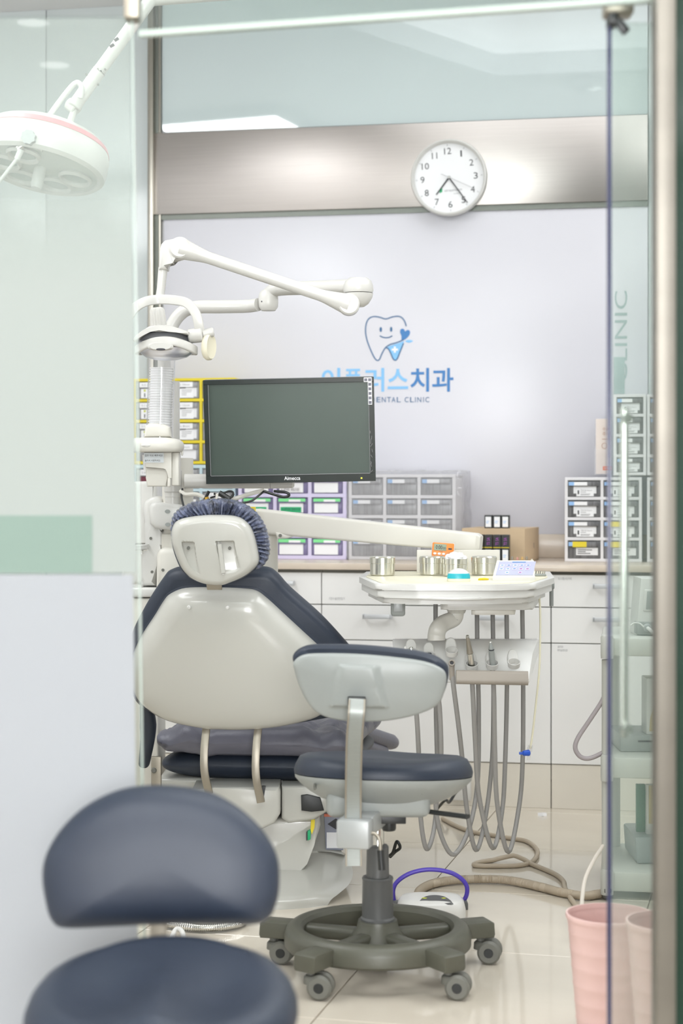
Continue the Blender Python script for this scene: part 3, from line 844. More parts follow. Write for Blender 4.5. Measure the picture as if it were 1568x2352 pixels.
def st_smoky(root, i, j, ua, ub, z0, z1, d):
    w, h = ub - ua, z1 - z0
    dr = drawer_box(root, M_DRAWERD, ua, ub, z0, z1, d)
    low = (root['row0'] + i)
    dpart(dr, 'brand_tag', M_BLUELAB, ua + w * 0.02, ua + w * 0.19, z1 - h * 0.30, z1 - h * 0.08, -d - 0.0061)
    yl = low == 3 or (low == 2 and j == 1)
    if yl:
        dpart(dr, 'label_strip', M_YEL, ua + w * 0.14, ua + w * 0.58, z1 - h * 0.36, z1 - h * 0.05, -d - 0.0065)
    else:
        dpart(dr, 'label_strip', M_PAPER, ua + w * 0.19, ua + w * 0.6, z1 - h * 0.30, z1 - h * 0.08, -d - 0.0061)
    if low < 3 or i > 3 or root['row0'] < 0:
        dpart(dr, 'back_card', M_DRAWERW, ua + w * 0.17, ua + w * 0.88, z0 + h * 0.2, z1 - h * 0.33, -d + 0.0008, 0.0006)
        c = dpart(dr, 'card', M_PAPER, ua + w * 0.26, ua + w * 0.80, z0 + h * 0.02, z1 - h * 0.50, -d - 0.0004)
        build('bar_mark', MB().box(ua + w * .3, ua + w * .345, -d - 0.0022, -d - 0.0016, z0 + h * .15, z0 + h * .40, 0, MW), M_INK, dr, 0)
        m = MB(); text_mb(m, 'TSIII SA Fixture', w * 0.36, h * 0.085, MW @ Matrix.Translation((ua + w * 0.39, -d - 0.0022, z0 + h * 0.36)) @ TXT)
        lines(m, ua + w * 0.39, z0 + h * 0.30, w * 0.34, (.5, .0, .9, .8), -d - 0.0016, h * 0.03, h * 0.06)
        build('lettering', m, M_GREYINK, dr, 0)
    else:
        dpart(dr, 'card', M_DRAWERW, ua + w * 0.25, ua + w * 0.93, z0 + h * 0.18, z1 - h * 0.40, -d + 0.0008, 0.0006)
        m = MB(); lines(m, ua + w * 0.3, z0 + h * 0.5, w * 0.5, (.9, .5, .8), -d + 0.0001, h * 0.04, h * 0.1)
        build('print_lines', m, M_INK, dr, 0)
_o = thing
def thing_row(r0):
    def f(*a, **k):
        o = _o(*a, **k); o['row0'] = r0; return o
    return f
thing = thing_row(0)
organiser('white framed smoky drawer organiser with yellow labels in its bottom row', [1300, 1382, 1470], [1100, 1145, 1192, 1238, 1288], 0.36, 0.28, M_ORGW, M_DRAWERD, st_smoky, 7, 0.8362)
organiser('white framed smoky drawer organiser at the far right behind the side pane', [1489, 1575], [1100, 1145, 1192, 1238, 1288], 0.36, 0.28, M_ORGW, M_DRAWERD, st_smoky, 7, 0.8362)
thing = thing_row(-9)
organiser('white framed smoky drawer organiser stacked above the yellow labelled one', [1412, 1480], [909, 954, 1000, 1047, 1092], 0.36, 0.28, M_ORGW, M_DRAWERD, st_smoky, 7)
organiser('white framed smoky drawer organiser stacked at the far right top', [1489, 1575], [909, 954, 1000, 1047, 1092], 0.36, 0.28, M_ORGW, M_DRAWERD, st_smoky, 7)
thing = _o

# leaflet holder on top of the right organiser
zt = wl(1385, 1096, 0.36).z + 0.008
la, lb = wl(1366, 1060, 0.30), wl(1404, 1060, 0.30)
lh = thing('leaflet_holder', 'clear acrylic holder with a cream leaflet on the smoky organiser', 'holder', MW @ Vector(((la.x + lb.x) / 2, -0.28, zt)), None, RZW)
zz = lambda py: wl(1385, py, 0.30).z
build('holder', MB().box(la.x - 0.002, lb.x, -0.318, -0.3165, zt + 0.001, zz(1033), 0, MW).box(la.x - 0.002, lb.x, -0.318, -0.27, zt + 0.001, zt + 0.003, 0, MW).box(la.x - 0.002, lb.x, -0.272, -0.27, zt + 0.001, zz(1000), 0, MW), G_ACRYL, lh, 0)
lf = solo('leaflet', MB().box(la.x + 0.003, lb.x - 0.004, -0.305, -0.300, zt + 0.004, zz(962), 0.0005, MW), mat('cream_leaflet', (236, 224, 216), 0.5, var=0.01), 'cream surgery leaflet with brown Korean lettering in the acrylic holder', 'leaflet', MW @ Vector(((la.x + lb.x) / 2, -0.303, zt + 0.004)), None, 0)
m = MB()
for s, y0, y1 in (('수술', 981, 989), ('주의', 992, 1001)):
    a = wl(1383, y1, 0.306); b = wl(1400, y0, 0.306)
    text_mb(m, s, b.x - a.x, b.z - a.z, MW @ Matrix.Translation(a) @ TXT)
a = wl(1382, 1008, 0.306); lines(m, a.x, a.z, 0.03, (1,), -0.3055, 0.002, 0.003)
build('lettering', m, M_BROWN, lf, 0)
a = wl(1388, 1024, 0.306)
build('round_mark', MB().lathe([(0.009, 0), (0.0105, 0.0004), (0.009, 0.0006)], 20, MW @ Matrix.Translation(a) @ Matrix.Rotation(pi / 2, 4, 'X')), M_BROWN, lf)
a, b = wl(1384, 1080, 0.306), wl(1403, 1071, 0.306)
ol = build('orange_tag', MB().box(a.x, b.x, -0.3062, -0.3052, a.z, b.z, 0.0004, MW), mat('orange_print', (240, 110, 50), 0.5), lf)
m = MB(); text_mb(m, 'OSSTEM', 0.023, 0.006, MW @ Matrix.Translation((a.x + 0.004, -0.3066, a.z + 0.004)) @ TXT, 0.01)
build('lettering', m, M_PAPER, ol, 0)

# cardboard box and the small black boxes
d = 0.45
a, b = wl(1082, 1285, d), wl(1203, 1216, d)
cb = thing('cardboard_box', 'plain brown cardboard box on the worktop', 'box', MW @ Vector(((a.x + b.x) / 2, -d + 0.13, 0.8362)), None, RZW - 0.12)
QM = MATRIX[cb.name]
hw = (b.x - a.x) / 2 + 0.02; zt = b.z - 0.8362
ht = zt
m = MB()
m.box(-hw, hw, -0.13, -0.126, 0, ht, 0, QM).box(-hw, hw, 0.126, 0.13, 0, ht, 0, QM).box(-hw, -hw + 0.004, -0.126, 0.126, 0, ht, 0, QM).box(hw - 0.004, hw, -0.126, 0.126, 0, ht, 0, QM).box(-hw, hw, -0.13, 0.13, 0, 0.004, 0, QM)
build('body', m, M_CARD, cb, 0)
build('flap', MB().box(-hw, hw, -0.13, -0.002, ht, ht + 0.003, 0, QM), M_CARD, cb, 0)
build('flap', MB().box(-hw, hw, 0.002, 0.13, ht, ht + 0.003, 0, QM), M_CARD, cb, 0)
m = MB(); text_mb(m, 'M', 0.014, 0.012, QM @ Matrix.Translation((-0.006, -0.1306, ht * 0.42)) @ TXT, 0.02)
text_mb(m, 'K', 0.012, 0.018, QM @ Matrix.Translation((hw + 0.0006, 0.03, ht * 0.4)) @ Matrix.Rotation(pi / 2, 4, 'Z') @ TXT, 0.02)
build('lettering', m, M_INK, cb, 0)

def black_box(px0, px1, py0, py1, d, lab, grp, kind, zb=None):
    a, b = wl(px0, py1, d), wl(px1, py0, d)
    z0 = a.z if zb is None else zb
    h = b.z - a.z
    t = thing('implant_box', lab, 'box', MW @ Vector(((a.x + b.x) / 2, -d + 0.02, z0)), grp, RZW)
    build('carton', MB().box(a.x, b.x, -d, -d + 0.04, z0, z0 + h, 0.001, MW, 1), M_BLACK, t, 0)
    w = b.x - a.x
    if kind:
        build('white_label', MB().box(a.x + w * .14, b.x - w * .14, -d - 0.001, -d, z0 + h * .1, z0 + h * .88, 0, MW), M_PAPER, t, 0)
        m = lines(MB(), a.x + w * .22, z0 + h * .55, w * .4, (1, .8), -d - 0.001, h * .04, h * .12)
        build('print_lines', m, M_BLUELAB, t, 0)
    else:
        m = MB()
        text_mb(m, 'TS SA', h * .6, w * .4, MW @ Matrix.Translation((b.x - w * .3, -d - 0.0006, z0 + h * .2)) @ Matrix.Rotation(-pi / 2, 4, 'Y') @ TXT, 0.01)
        build('lettering', m, M_MAG, t, 0)
        build('yellow_line', MB().box(a.x, b.x, -d - 0.0008, -d, z0, z0 + h * .05, 0, MW), M_YEL, t, 0)
    return z0 + h
ztop = ht + 0.8362 + 0.0032
wrd = ['leftmost', 'middle', 'rightmost']
for i, x in enumerate((1112, 1132, 1151)):
    black_box(x, x + 18, 1183, 1213, 0.43, 'small black carton on the cardboard box, %s of three' % wrd[i], 'black cartons on the cardboard box', 1, ztop)
w4 = ['leftmost', 'second from left', 'third from left', 'rightmost']
for i, x in enumerate((1092, 1112, 1132, 1151)):
    zz_ = black_box(x, x + 18, 1252, 1287, 0.54, 'black carton, white label, lower row before the box, %s' % w4[i], 'lower row of black cartons', 1, 0.8362)
    black_box(x, x + 18, 1222, 1252, 0.54, 'black carton, violet print, upper row before the box, %s' % w4[i], 'upper row of black cartons', 0, zz_ + 0.0004)
# ------------------------------------------------------------------ stools
def px2(outline, cx, cz, m, cosx=1.0):
    return [((x - cx) * m, (cz - y) * m / cosx) for x, y in outline]
def sm(outline, n=6):
    return [(v.x, v.y) for v in cat([(a, b, 0) for a, b in outline], n, True)]
DOME = lambda h, y0: [(0, y0 - h), (.3, y0 - h * .98), (.55, y0 - h * .9), (.75, y0 - h * .74), (.88, y0 - h * .52), (.96, y0 - h * .26), (1, y0)]

def stool_base(root, X, Y, ztop, rot=0.0):
    T = Matrix.Translation((X, Y, 0)) @ Matrix.Rotation(rot, 4, 'Z')
    ring = MB().lathe([(0.169, 0.068), (0.168, 0.098), (0.174, 0.107), (0.186, 0.110), (0.198, 0.108), (0.209, 0.098), (0.213, 0.085), (0.212, 0.064), (0.206, 0.058), (0.176, 0.058), (0.169, 0.068)], 72, T)
    build('ring', ring, M_BASE, root)
    hub = MB().lathe([(0, 0.058), (0.075, 0.058), (0.07, 0.075), (0.048, 0.10), (0.044, 0.118), (0, 0.118)], 40, T)
    build('hub', hub, M_BASE, root)
    for k in range(5):
        A = T @ Matrix.Rotation(radians(-90 + 36 + 72 * k), 4, 'Z')
        s = MB().box(0.04, 0.18, -0.02, 0.02, 0.066, 0.096, 0.010, A, 3)
        build('spoke', s, M_BASE, root)
        lg_ = MB()
        lg_.prism([(0.200, 0.062), (0.276, 0.060), (0.279, 0.068), (0.277, 0.094), (0.268, 0.099), (0.200, 0.099)], -0.029, 0.029, A, 0.006, 2)
        l = build('foot', lg_, M_BASE, root)
        wt_ = A @ Matrix.Translation((0.252, 0, 0)) 
        W = Matrix.Translation(wt_.translation) @ Matrix.Rotation(rot + radians(-12), 4, 'Z')
        m = MB().cyl(W @ Vector((0, 0, 0.045)), W @ Vector((0, 0, 0.064)), 0.009, None, 12)
        m.lathe([(0, 0.048), (0.017, 0.048), (0.021, 0.044), (0.022, 0.03), (0, 0.03)], 20, W @ Matrix.Translation((0.006, 0, 0.002)))
        m.box(0.0, 0.022, -0.012, 0.012, 0.022, 0.044, 0.005, W)
        build('caster_fork', m, M_CASTER, l)
        for sgn in (-1, 1):
            c = W @ Vector((0.022, sgn * 0.016, 0.0275))
            ax = (W.to_3x3() @ Vector((0, sgn, 0)))
            m = MB().cyl(c - ax * 0.009, c + ax * 0.009, 0.0272, None, 28, 0, 0.005)
            build('caster_wheel', m, M_CASTER, l)
            m = MB().cyl(c + ax * 0.0085, c + ax * 0.0102, 0.011, None, 16, 0, 0.001)
            build('wheel_cap', m, M_BLACK, l)
    c = MB().lathe([(0, 0.114), (0.0395, 0.114), (0.0395, 0.122), (0.036, 0.126), (0.0345, 0.208), (0.036, 0.212), (0.0335, 0.216), (0, 0.216)], 36, T)
    build('column_sleeve', c, M_COLM, root)
    c = MB().lathe([(0, 0.216), (0.0262, 0.216), (0.025, 0.284), (0.022, 0.288), (0, 0.288)], 32, T)
    build('column_tube', c, M_COLM, root)
    build('gas_rod', MB().lathe([(0, 0.288), (0.0145, 0.288), (0.0145, ztop), (0, ztop)], 20, T), M_CHROME, root)

X0, Y0 = PX(867, 3.96), 3.96
st1 = thing('operator_stool', 'wheeled operator stool with grey shells and olive ring base beside the dental chair', 'stool', (X0, Y0, 0))
stool_base(st1, X0, Y0, 0.365)
# bracket box, backrest post
D = 3.74
br = MB()
ca = P(809, 1918, 3.715); cb = Vector((X0, Y0, ca.z))
dirv = (cb - ca); dirv.z = 0; Lb = dirv.length; yaw = math.atan2(-dirv.x, dirv.y)
BM = Matrix.Translation(ca) @ Matrix.Rotation(yaw, 4, 'Z')
br.box(-0.036, 0.036, 0, 0.05, -0.031, 0.031, 0.006, BM).box(-0.034, 0.034, 0.05, Lb + 0.03, -0.012, 0.031, 0.004, BM)
build('bracket', br, M_BRKT, st1)
k = ca + Vector((0.042, 0.02, 0.0))
build('clamp_key', MB().tube(cat([k + Vector((-.01, 0, 0)), k + Vector((0.006, -0.004, 0.0)), k + Vector((0.016, -0.008, -0.012)), k + Vector((0.018, -0.01, -0.035))], 5), 0.0042), M_SATIN, st1)
build('key_grip', MB().tube([k + Vector((0.018, -0.01, -0.034)), k + Vector((0.021, -0.012, -0.076))], 0.0078), M_BLACK, st1)
def z_at(py, D): return EYE - (py - HY) / F * D
pp = [P(812, 1988, 3.745), P(811, 1900, 3.745), P(811, 1820, 3.735), P(812, 1755, 3.70), P(814, 1690, 3.665), P(818, 1640, 3.65), P(820, 1606, 3.66)]
build('back_post', MB().sweep(cat(pp, 8), [(-.0175, -.004), (-.0155, -.006), (-.006, -.0035), (.006, -.0035), (.0155, -.006), (.0175, -.004), (.0175, .004), (-.0175, .004)], None, False, 0, None, (0, -1, 0)), M_POST, st1)
for sx_ in (-0.0160, 0.0160):
    build('post_edge', MB().sweep([v + Vector((sx_, -0.0045, 0)) for v in cat(pp, 8)], rrect(0.004, 0.004, 0.0012, 2), None, False, 0, None, (0, -1, 0)), M_SATIN, st1)
# backrest
o_ = sm([(672.4, 1523.7), (697, 1505), (744.5, 1500), (823, 1500), (901, 1506), (969, 1516), (1008, 1531), (1024, 1551), (1019, 1591.7), (1001, 1623), (954, 1644), (891, 1657), (823, 1660.7), (770.7, 1657), (728.9, 1644), (702.7, 1617.8), (684.4, 1581), (674, 1544.6)], 6)
D = 3.72; m_ = D / F
BF = frame(848, 1582, D, -6, 9)
ol_ = px2(o_, 848, 1582, m_)
def curve_back(x, z, t): return 0.35 * x * x
def boss(x, z, t):
    y = curve_back(x, z, t)
    if t < 0.6:
        w = 0.043 + 0.025 * max(0, min(1, (0.062 - z) / 0.1))
        e = min((w - abs(x + 0.022)) / 0.016, (z + 0.040) / 0.010, (0.066 - z) / 0.016)
        e = max(0, min(1, e))
        y -= 0.010 * e * e * (3 - 2 * e)
    return y
prof = [(0, -0.018)] + [(i / 22, -0.018 + 0.012 * (i / 22) ** 3) for i in range(1, 22)] + [(0.985, -0.004), (1.0, 0.002), (0.985, 0.006), (0.5, 0.008), (0, 0.008)]
build('back_shell', MB().pillow(ol_, prof, BF, boss), M_GREYP, st1, 40)
oc = px2([(848 + (x - 848) * 1.012, 1580 + (y - 1582) * 1.05 - 6) for x, y in o_], 848, 1582, m_)
build('back_cushion', MB().pillow(oc, [(0, 0.006), (0.96, 0.006), (1.0, 0.014), (1.01, 0.026), (0.985, 0.042), (0.92, 0.054), (0.75, 0.062), (0.4, 0.066), (0, 0.066)], BF, curve_back), M_NAVY, st1, 60)
k = P(819, 1613, 3.69)
build('socket', MB().box(-0.019, 0.019, -0.012, 0.02, -0.006, 0.012, 0.002, Matrix.Translation(k)), M_BLACK, st1)
# seat
SC = Vector((PX(880, 3.96), 3.96, z_at(1772, 3.96)))
SM = Matrix.Translation(SC) @ Matrix.Rotation(radians(-5.0), 4, 'X') @ Matrix.Rotation(radians(1.0), 4, 'Y') @ HOR
def sup(rx, rz, n=72, e=2.3):
    return [(rx * math.copysign(abs(cos(t)) ** (2 / e), cos(t)), rz * math.copysign(abs(sin(t)) ** (2 / e), sin(t))) for t in [2 * pi * k / n for k in range(n)]]
so = sup(0.203, 0.195)
def saddle(x, z, t):
    if t > 0.62: return 0
    return 0.010 * cos(x / 0.2 * pi * 1.0) * (1 if z < 0.05 else max(0, 1 - (z - 0.05) / 0.15)) * 0.6 - 0.006 * math.exp(-((x + 0.02) / 0.07) ** 2) * (1 if z > -.12 else 0.4) + 0.012 * math.exp(-((x - 0.08) ** 2 + z * z) / 0.006) * 0.5
build('seat_cushion', MB().pillow(so, [(0, -0.036), (.25, -.036), (.45, -.036), (.62, -.036), (.76, -.035), (.87, -.032), (.94, -.026), (.985, -.015), (1, -.004), (.995, 0.004), (.9, 0.006), (0, 0.006)], SM, saddle), M_NAVY, st1, 60)
build('seat_shell', MB().pillow(so, [(0, 0.005), (.9, .005), (.992, 0.006), (.985, 0.014), (.93, 0.026), (.82, 0.044), (.70, .058), (.60, 0.066), (0.3, 0.07), (0, .07)], SM), M_GREYP, st1, 45)
c = Vector((SC.x - 0.014, SC.y, 0))
build('seat_housing', MB().box(-0.115, 0.115, -0.135, 0.13, z_at(1880, 3.83), z_at(1818, 3.83), 0.018, Matrix.Translation(c), 3), M_GREYP, st1)
build('gap_plate', MB().box(-0.035, 0.06, -0.12, 0.06, 0.358, 0.38, 0.002, Matrix.Translation((X0, Y0, 0))), M_BLACK, st1)
a, b = P(975, 1863, 3.86), P(1074, 1876, 3.80)
build('lever', MB().sweep(cat([P(940, 1858, 3.9), a, a * .5 + b * .5, b], 4), rrect(0.020, 0.009, 0.004, 3), None, False, 0, lambda t: (0.6 + 0.4 * t, 1), (0, 0, 1)), M_BLACK, st1)
build('knob', MB().lathe([(0, -0.012), (0.014, -0.012), (0.016, -0.008), (0.016, 0.008), (0.012, 0.013), (0, 0.013)], 20, Matrix.Translation(P(893, 1895, 3.9))).cyl(P(893, 1900, 3.9), P(893, 1868, 3.9), 0.008, None, 12), M_BLACK, st1)
for x, y in ((723, 1812), (968, 1821)):
    q = P(x, y, 3.80)
    build('screw', MB().cyl(q, q + Vector((0, 0.03, 0.004)), 0.0035, None, 10), M_CASTER, st1)

# near stool, seen from the front and cut by the frame
X2, Y2 = PX(378, 2.36), 2.36
st2 = thing('near_stool', 'nearest stool, all navy padding, cut by the bottom of the photo', 'stool', (X2, Y2, 0))
stool_base(st2, X2, Y2, 0.36, 0.3)
o_ = sm(zc(40, 1740, 2.306, [(143, 620), (160, 510), (228, 388), (335, 280), (470, 203), (600, 165), (740, 156), (900, 168), (1050, 205), (1195, 290), (1308, 400), (1376, 520), (1390, 640), (1377, 750), (1335, 835), (1250, 868), (1000, 870), (750, 870), (500, 880), (270, 886), (200, 850), (165, 760)]), 6)
D = 2.55; m_ = D / F
BF = frame(372, 1970, D, 0, -10)
ol_ = px2(o_, 372, 1970, m_, cos(radians(10)))
build('back_cushion', MB().pillow(ol_, DOME(0.05, 0) + [(0.985, 0.012), (0.93, 0.02), (0, 0.02)], BF, lambda x, z, t: -0.45 * x * x), M_NAVY, st2, 60)
build('back_shell', MB().pillow(ol_, [(0, 0.018), (0.95, 0.018), (0.965, 0.024), (0.9, 0.036), (0.6, 0.045), (0, 0.047)], BF, lambda x, z, t: -0.45 * x * x), M_GREYP, st2, 60)
build('back_post', MB().sweep(cat([P(364, 2080, 2.62), P(364, 2140, 2.62), P(364, 2250, 2.60), Vector((PX(364, 2.6), 2.56, 0.35)), Vector((X2, Y2 + 0.02, 0.34))], 5), rrect(0.026, 0.008, 0.003, 3), None, False, 0, None, (0, -1, 0.01)), M_SATIN, st2)
SM = Matrix.Translation((X2, Y2 - 0.03, 0.398)) @ Matrix.Rotation(radians(5), 4, 'X') @ HOR
so = sup(0.182, 0.205, 72, 2.15)
def saddle2(x, z, t):
    if t > 0.62: return 0
    return 0.016 * (math.exp(-(((abs(x) - 0.075) / 0.05) ** 2 + ((z + 0.03) / 0.09) ** 2))) - 0.012 * math.exp(-(x / 0.03) ** 2) * max(0, min(1, (0.06 - z) / 0.15)) - 0.014 * max(0, z / 0.2) ** 2
build('seat_cushion', MB().pillow(so, [(0, -0.046)] + [(i / 16, -.046 + 0.004 * (i / 16) ** 2) for i in range(2, 13)] + [(.83, -.04), (.91, -.034), (.965, -.022), (.995, -.008), (1, 0.002), (.98, 0.012), (.9, 0.016), (0, 0.016)], SM, saddle2), M_NAVY, st2, 60)
build('seat_shell', MB().pillow(so, [(0, 0.016), (.9, .016), (.95, 0.02), (.85, 0.035), (.6, 0.05), (0, .052)], SM), M_GREYP, st2, 45)

# ------------------------------------------------------------------ dental chair
DC = 4.6
ch = thing('dental_chair', 'white dental chair with navy cushions and a crinkled headrest cover', 'dental chair', (PX(560, 4.95), 4.95, 0))
z5 = lambda pts: zc(300, 1060, 2.613, pts)
z7 = lambda pts: zc(300, 1440, 1.912, pts)
# headrest
D = 4.42; m_ = D / F
HF = frame(495, 1262, D, 0, 8)
hs = sm(z5([(245, 470), (251, 400), (290, 350), (400, 326), (520, 320), (640, 330), (706, 372), (742, 440), (765, 540), (768, 600), (740, 645), (680, 690), (600, 725), (530, 745), (440, 735), (360, 700), (310, 650), (280, 590), (256, 520)]), 6)
hl = px2(hs, 495, 1262, m_, cos(radians(8)))
def zl(zx, zy): return ((300 + zx / 2.613 - 495) * m_, (1262 - (1060 + zy / 2.613)) * m_)
pocL = [zl(300, 470), zl(388, 470), zl(418, 680), zl(330, 660)]
pocR = [zl(512, 465), zl(625, 465), zl(660, 645), zl(555, 668)]
def inq(x, z, q, e=0.0035):
    best = 1e9
    for i in range(4):
        a, b = q[i], q[(i + 1) % 4]
        dx, dz = b[0] - a[0], b[1] - a[1]
        L = sqrt(dx * dx + dz * dz)
        s = ((z - a[1]) * dx - (x - a[0]) * dz) / L
        best = min(best, -s)
    t = max(0, min(1, best / e))
    return t * t * (3 - 2 * t)
def head_disp(x, z, t):
    if t > 0.75: return 0
    y = 0.0
    for q in (pocL, pocR):
        f = inq(x, z, q)
        zt_, zb_ = q[0][1], q[2][1]
        y += f * (0.013 * (1 - 0.75 * max(0, min(1, (z - zt_) / (zb_ - zt_))) ** 2))
    return y
NH = 46
prof = [(0, -0.030)] + [(i / NH, -0.030 + 0.006 * (i / NH) ** 2) for i in range(1, int(NH * .86))] + [(.88, -.024), (.93, -.019), (.97, -.011), (1.0, 0), (0.995, 0.006), (0.5, 0.008), (0, 0.008)]
build('headrest_shell', MB().pillow(hl, prof, HF, head_disp), M_CHAIR, ch, 50)
for zx, zy in ((350, 512), (597, 512)):
    x, z = zl(zx, zy)
    build('screw', MB().cyl((x, -0.0215, z), (x, -0.006, z), 0.0042, None, 14, 0, 0.001), M_CASTER, ch) if False else build('screw', MB().lathe([(0, 0), (0.0042, 0), (0.0042, 0.012), (0, 0.012)], 14, HF @ Matrix.Translation((x, -0.0215, z)) @ Matrix.Rotation(-pi / 2, 4, 'X')), M_CASTER, ch)
a, b = zl(538, 482), zl(560, 655)
build('release_bar', MB().sweep([HF @ Vector((a[0], -0.028, a[1])), HF @ Vector((b[0], -0.030, b[1]))], rrect(0.011, 0.018, 0.003, 3), None, False, 0, None, (0, -1, 0)), M_CHAIR, ch)
hc = sm(z5([(238, 470), (236, 390), (258, 320), (320, 275), (400, 246), (500, 236), (600, 240), (700, 276), (770, 338), (815, 420), (833, 520), (826, 590), (792, 640), (735, 672), (640, 705), (520, 725), (400, 705), (310, 640), (262, 560)]), 14)
hcl = px2(hc, 495, 1262, m_, cos(radians(8)))
hcx = sum(q[0] for q in hcl) / len(hcl); hcz = sum(q[1] for q in hcl) / len(hcl)
crk = []
for k, (x, z) in enumerate(hcl):
    a = math.atan2(z - hcz, x - hcx)
    f = 1 + 0.008 * sin(64 * a + 3 * sin(5 * a)) + 0.012 * noise.noise(Vector((a * 14, 0, 0)))
    crk.append((hcx + (x - hcx) * f, hcz + (z - hcz) * f))
def crinkle(x, z, t):
    a = math.atan2(z - hcz, x - hcx)
    return 0.004 * sin(64 * a + 3 * sin(5 * a) + 4 * t) * (1 if 0.1 < t < 0.9 else 0) + 0.004 * noise.noise(Vector((x * 120, z * 120, t * 3)))
M_COVER = mat('crinkled_headrest_cover', (84, 90, 112), 0.25, var=0.75, scale=55, bump=0.5, bscale=160, coat=0.5)
build('headrest_cushion', MB().pillow(crk, [(0, 0.005), (.86, 0.005), (.93, 0.008), (.985, 0.018), (1, 0.034), (.985, 0.05), (.94, 0.064), (.84, 0.074), (.6, .08), (0, .08)], HF, crinkle), M_COVER, ch, 60)
gz = sm(z5([(243, 462), (249, 396), (288, 344), (400, 320), (520, 314), (645, 322), (716, 368), (755, 440), (778, 540), (780, 600), (748, 650), (685, 696), (600, 730), (530, 750), (440, 740), (355, 706), (302, 655), (272, 592), (250, 520)]), 6)
build('headrest_piping', MB().pillow(px2(gz, 495, 1262, m_, cos(radians(8))), [(0, 0.004), (.98, 0.003), (1, 0.008), (.98, 0.014), (0, 0.014)], HF), M_NAVY, ch, 60)
a = P(491, 1343, 4.44)
build('headrest_bracket', MB().prism([(-0.021, 0.016), (0.019, 0.015), (0.021, -0.013), (-0.017, -0.013)], -0.004, 0.004, Matrix.Translation(a) @ Matrix.Rotation(radians(14), 4, 'X'), 0.001), M_SATIN, ch)
# backrest
TL = 14; m_ = DC / F
BF = frame(545, 1515, DC, -3, TL)
bs = [(396, 1362), (430, 1349), (490, 1347), (560, 1349), (592, 1354), (616, 1371), (650, 1403), (695, 1446), (738, 1487), (764, 1515), (778, 1552), (772, 1595), (748, 1632), (718, 1653), (640, 1672), (561, 1680), (500, 1680), (457, 1677), (378, 1660), (331, 1632), (305, 1600), (296, 1550), (306, 1500), (328, 1456), (358, 1412), (380, 1378)]
bl = px2(sm(bs, 5), 545, 1515, m_, cos(radians(TL)))
build('back_shell', MB().pillow(bl, [(0, -0.062), (.3, -.061), (.55, -.058), (.75, -.052), (.86, -.045), (.93, -.034), (.975, -.018), (1, 0.0), (.995, 0.008), (0, 0.008)], BF), M_CHAIR, ch, 50)
for x, y in ((444, 1380), (531, 1380)):
    q = BF @ Vector(((x - 545) * m_, -0.048, (1515 - y) * m_ / cos(radians(TL))))
    build('cap', MB().lathe([(0, 0), (0.0058, 0), (0.0045, 0.004), (0, 0.0055)], 16, Matrix.Translation(q) @ Matrix.Rotation(radians(98), 4, 'X')), M_WHITE, ch)
bc = [(332, 1400), (376, 1335), (394, 1318), (425, 1312), (500, 1316), (580, 1312), (618, 1314), (640, 1329), (667, 1360), (736, 1423), (790, 1483), (822, 1525), (836, 1570), (826, 1620), (795, 1650), (720, 1668), (640, 1682), (540, 1690), (440, 1684), (350, 1660), (300, 1625), (283, 1560), (292, 1480)]
bcl = px2(sm(bc, 5), 545, 1515, m_, cos(radians(TL)))
build('back_cushion', MB().pillow(bcl, [(0, 0.006), (.9, 0.006), (.965, 0.012), (.995, 0.03), (1, 0.05), (.985, 0.068), (.94, .082), (.8, .09), (0, .092)], BF), M_NAVY, ch, 60)
bp = [(x + (6 if x > 545 else -3), y - 6) for x, y in bs]
build('back_piping', MB().pillow(px2(sm(bp, 5), 545, 1515, m_, cos(radians(TL))), [(0, 0.006), (.98, 0.004), (1.008, 0.012), (1.0, 0.022), (.96, 0.026), (0, 0.026)], BF), M_NAVY, ch, 60)
# seat: soft rumpled cover over a rounded cushion
ax = -9
def slab(px0, px1, py0, py1, D, depth, r, prof_pow=4, disp=None, n=48):
    """rounded slab seen end-on: px box at its near end, running away along the chair axis."""
    m = D / F
    M = frame((px0 + px1) / 2, (py0 + py1) / 2, D, ax, 0)
    w, h = (px1 - px0) * m, (py1 - py0) * m
    mb = MB()
    nz = 44
    sec = [(math.copysign(abs(cos(t)) ** (2 / prof_pow), cos(t)) * w / 2, math.copysign(abs(sin(t)) ** (2 / 2.4), sin(t)) * h / 2) for t in [2 * pi * k / n for k in range(n)]]
    vs, fs = [], []
    for i in range(nz + 1):
        y = depth * i / nz
        e = 1.0
        if y < r: e = sqrt(max(0.02, 1 - ((r - y) / r) ** 2))
        if y > depth - r: e = sqrt(max(0.02, 1 - ((y - depth + r) / r) ** 2))
        for x, z in sec:
            X, Z = x * (0.9 + 0.1 * e), z * e
            q = Vector((X, y, Z))
            if disp: q += disp(X, y, Z, w, h)
            vs.append(q)
    for i in range(nz):
        fs += [(i * n + k, i * n + (k + 1) % n, (i + 1) * n + (k + 1) % n, (i + 1) * n + k) for k in range(n)]
    fs += [tuple(range(n)), tuple(range(nz * n, nz * n + n))]
    return mb.add(vs, fs, M)
def rumple(X, y, Z, w, h):
    f = noise.noise(Vector((X * 9, y * 9, 1.3))) * 0.6 + (0.5 - abs(noise.noise(Vector((X * 22 + y * 30, y * 16 - X * 6, Z * 10))))) * 1.1
    return Vector((0.006 * f, 0.010 * f if y < 0.1 else 0, (0.016 * f + 0.008 * sin(X * 60 + 14 * y)) * (1 if Z > 0 else 0.35)))
build('seat_cover', slab(344, 812, 1680, 1742, 4.74, 0.62, 0.04, 6, rumple, 120), M_SLATE, ch, 70)
build('seat_cushion', slab(356, 800, 1728, 1798, 4.78, 0.58, 0.06, 3.2), M_NAVY, ch, 60)
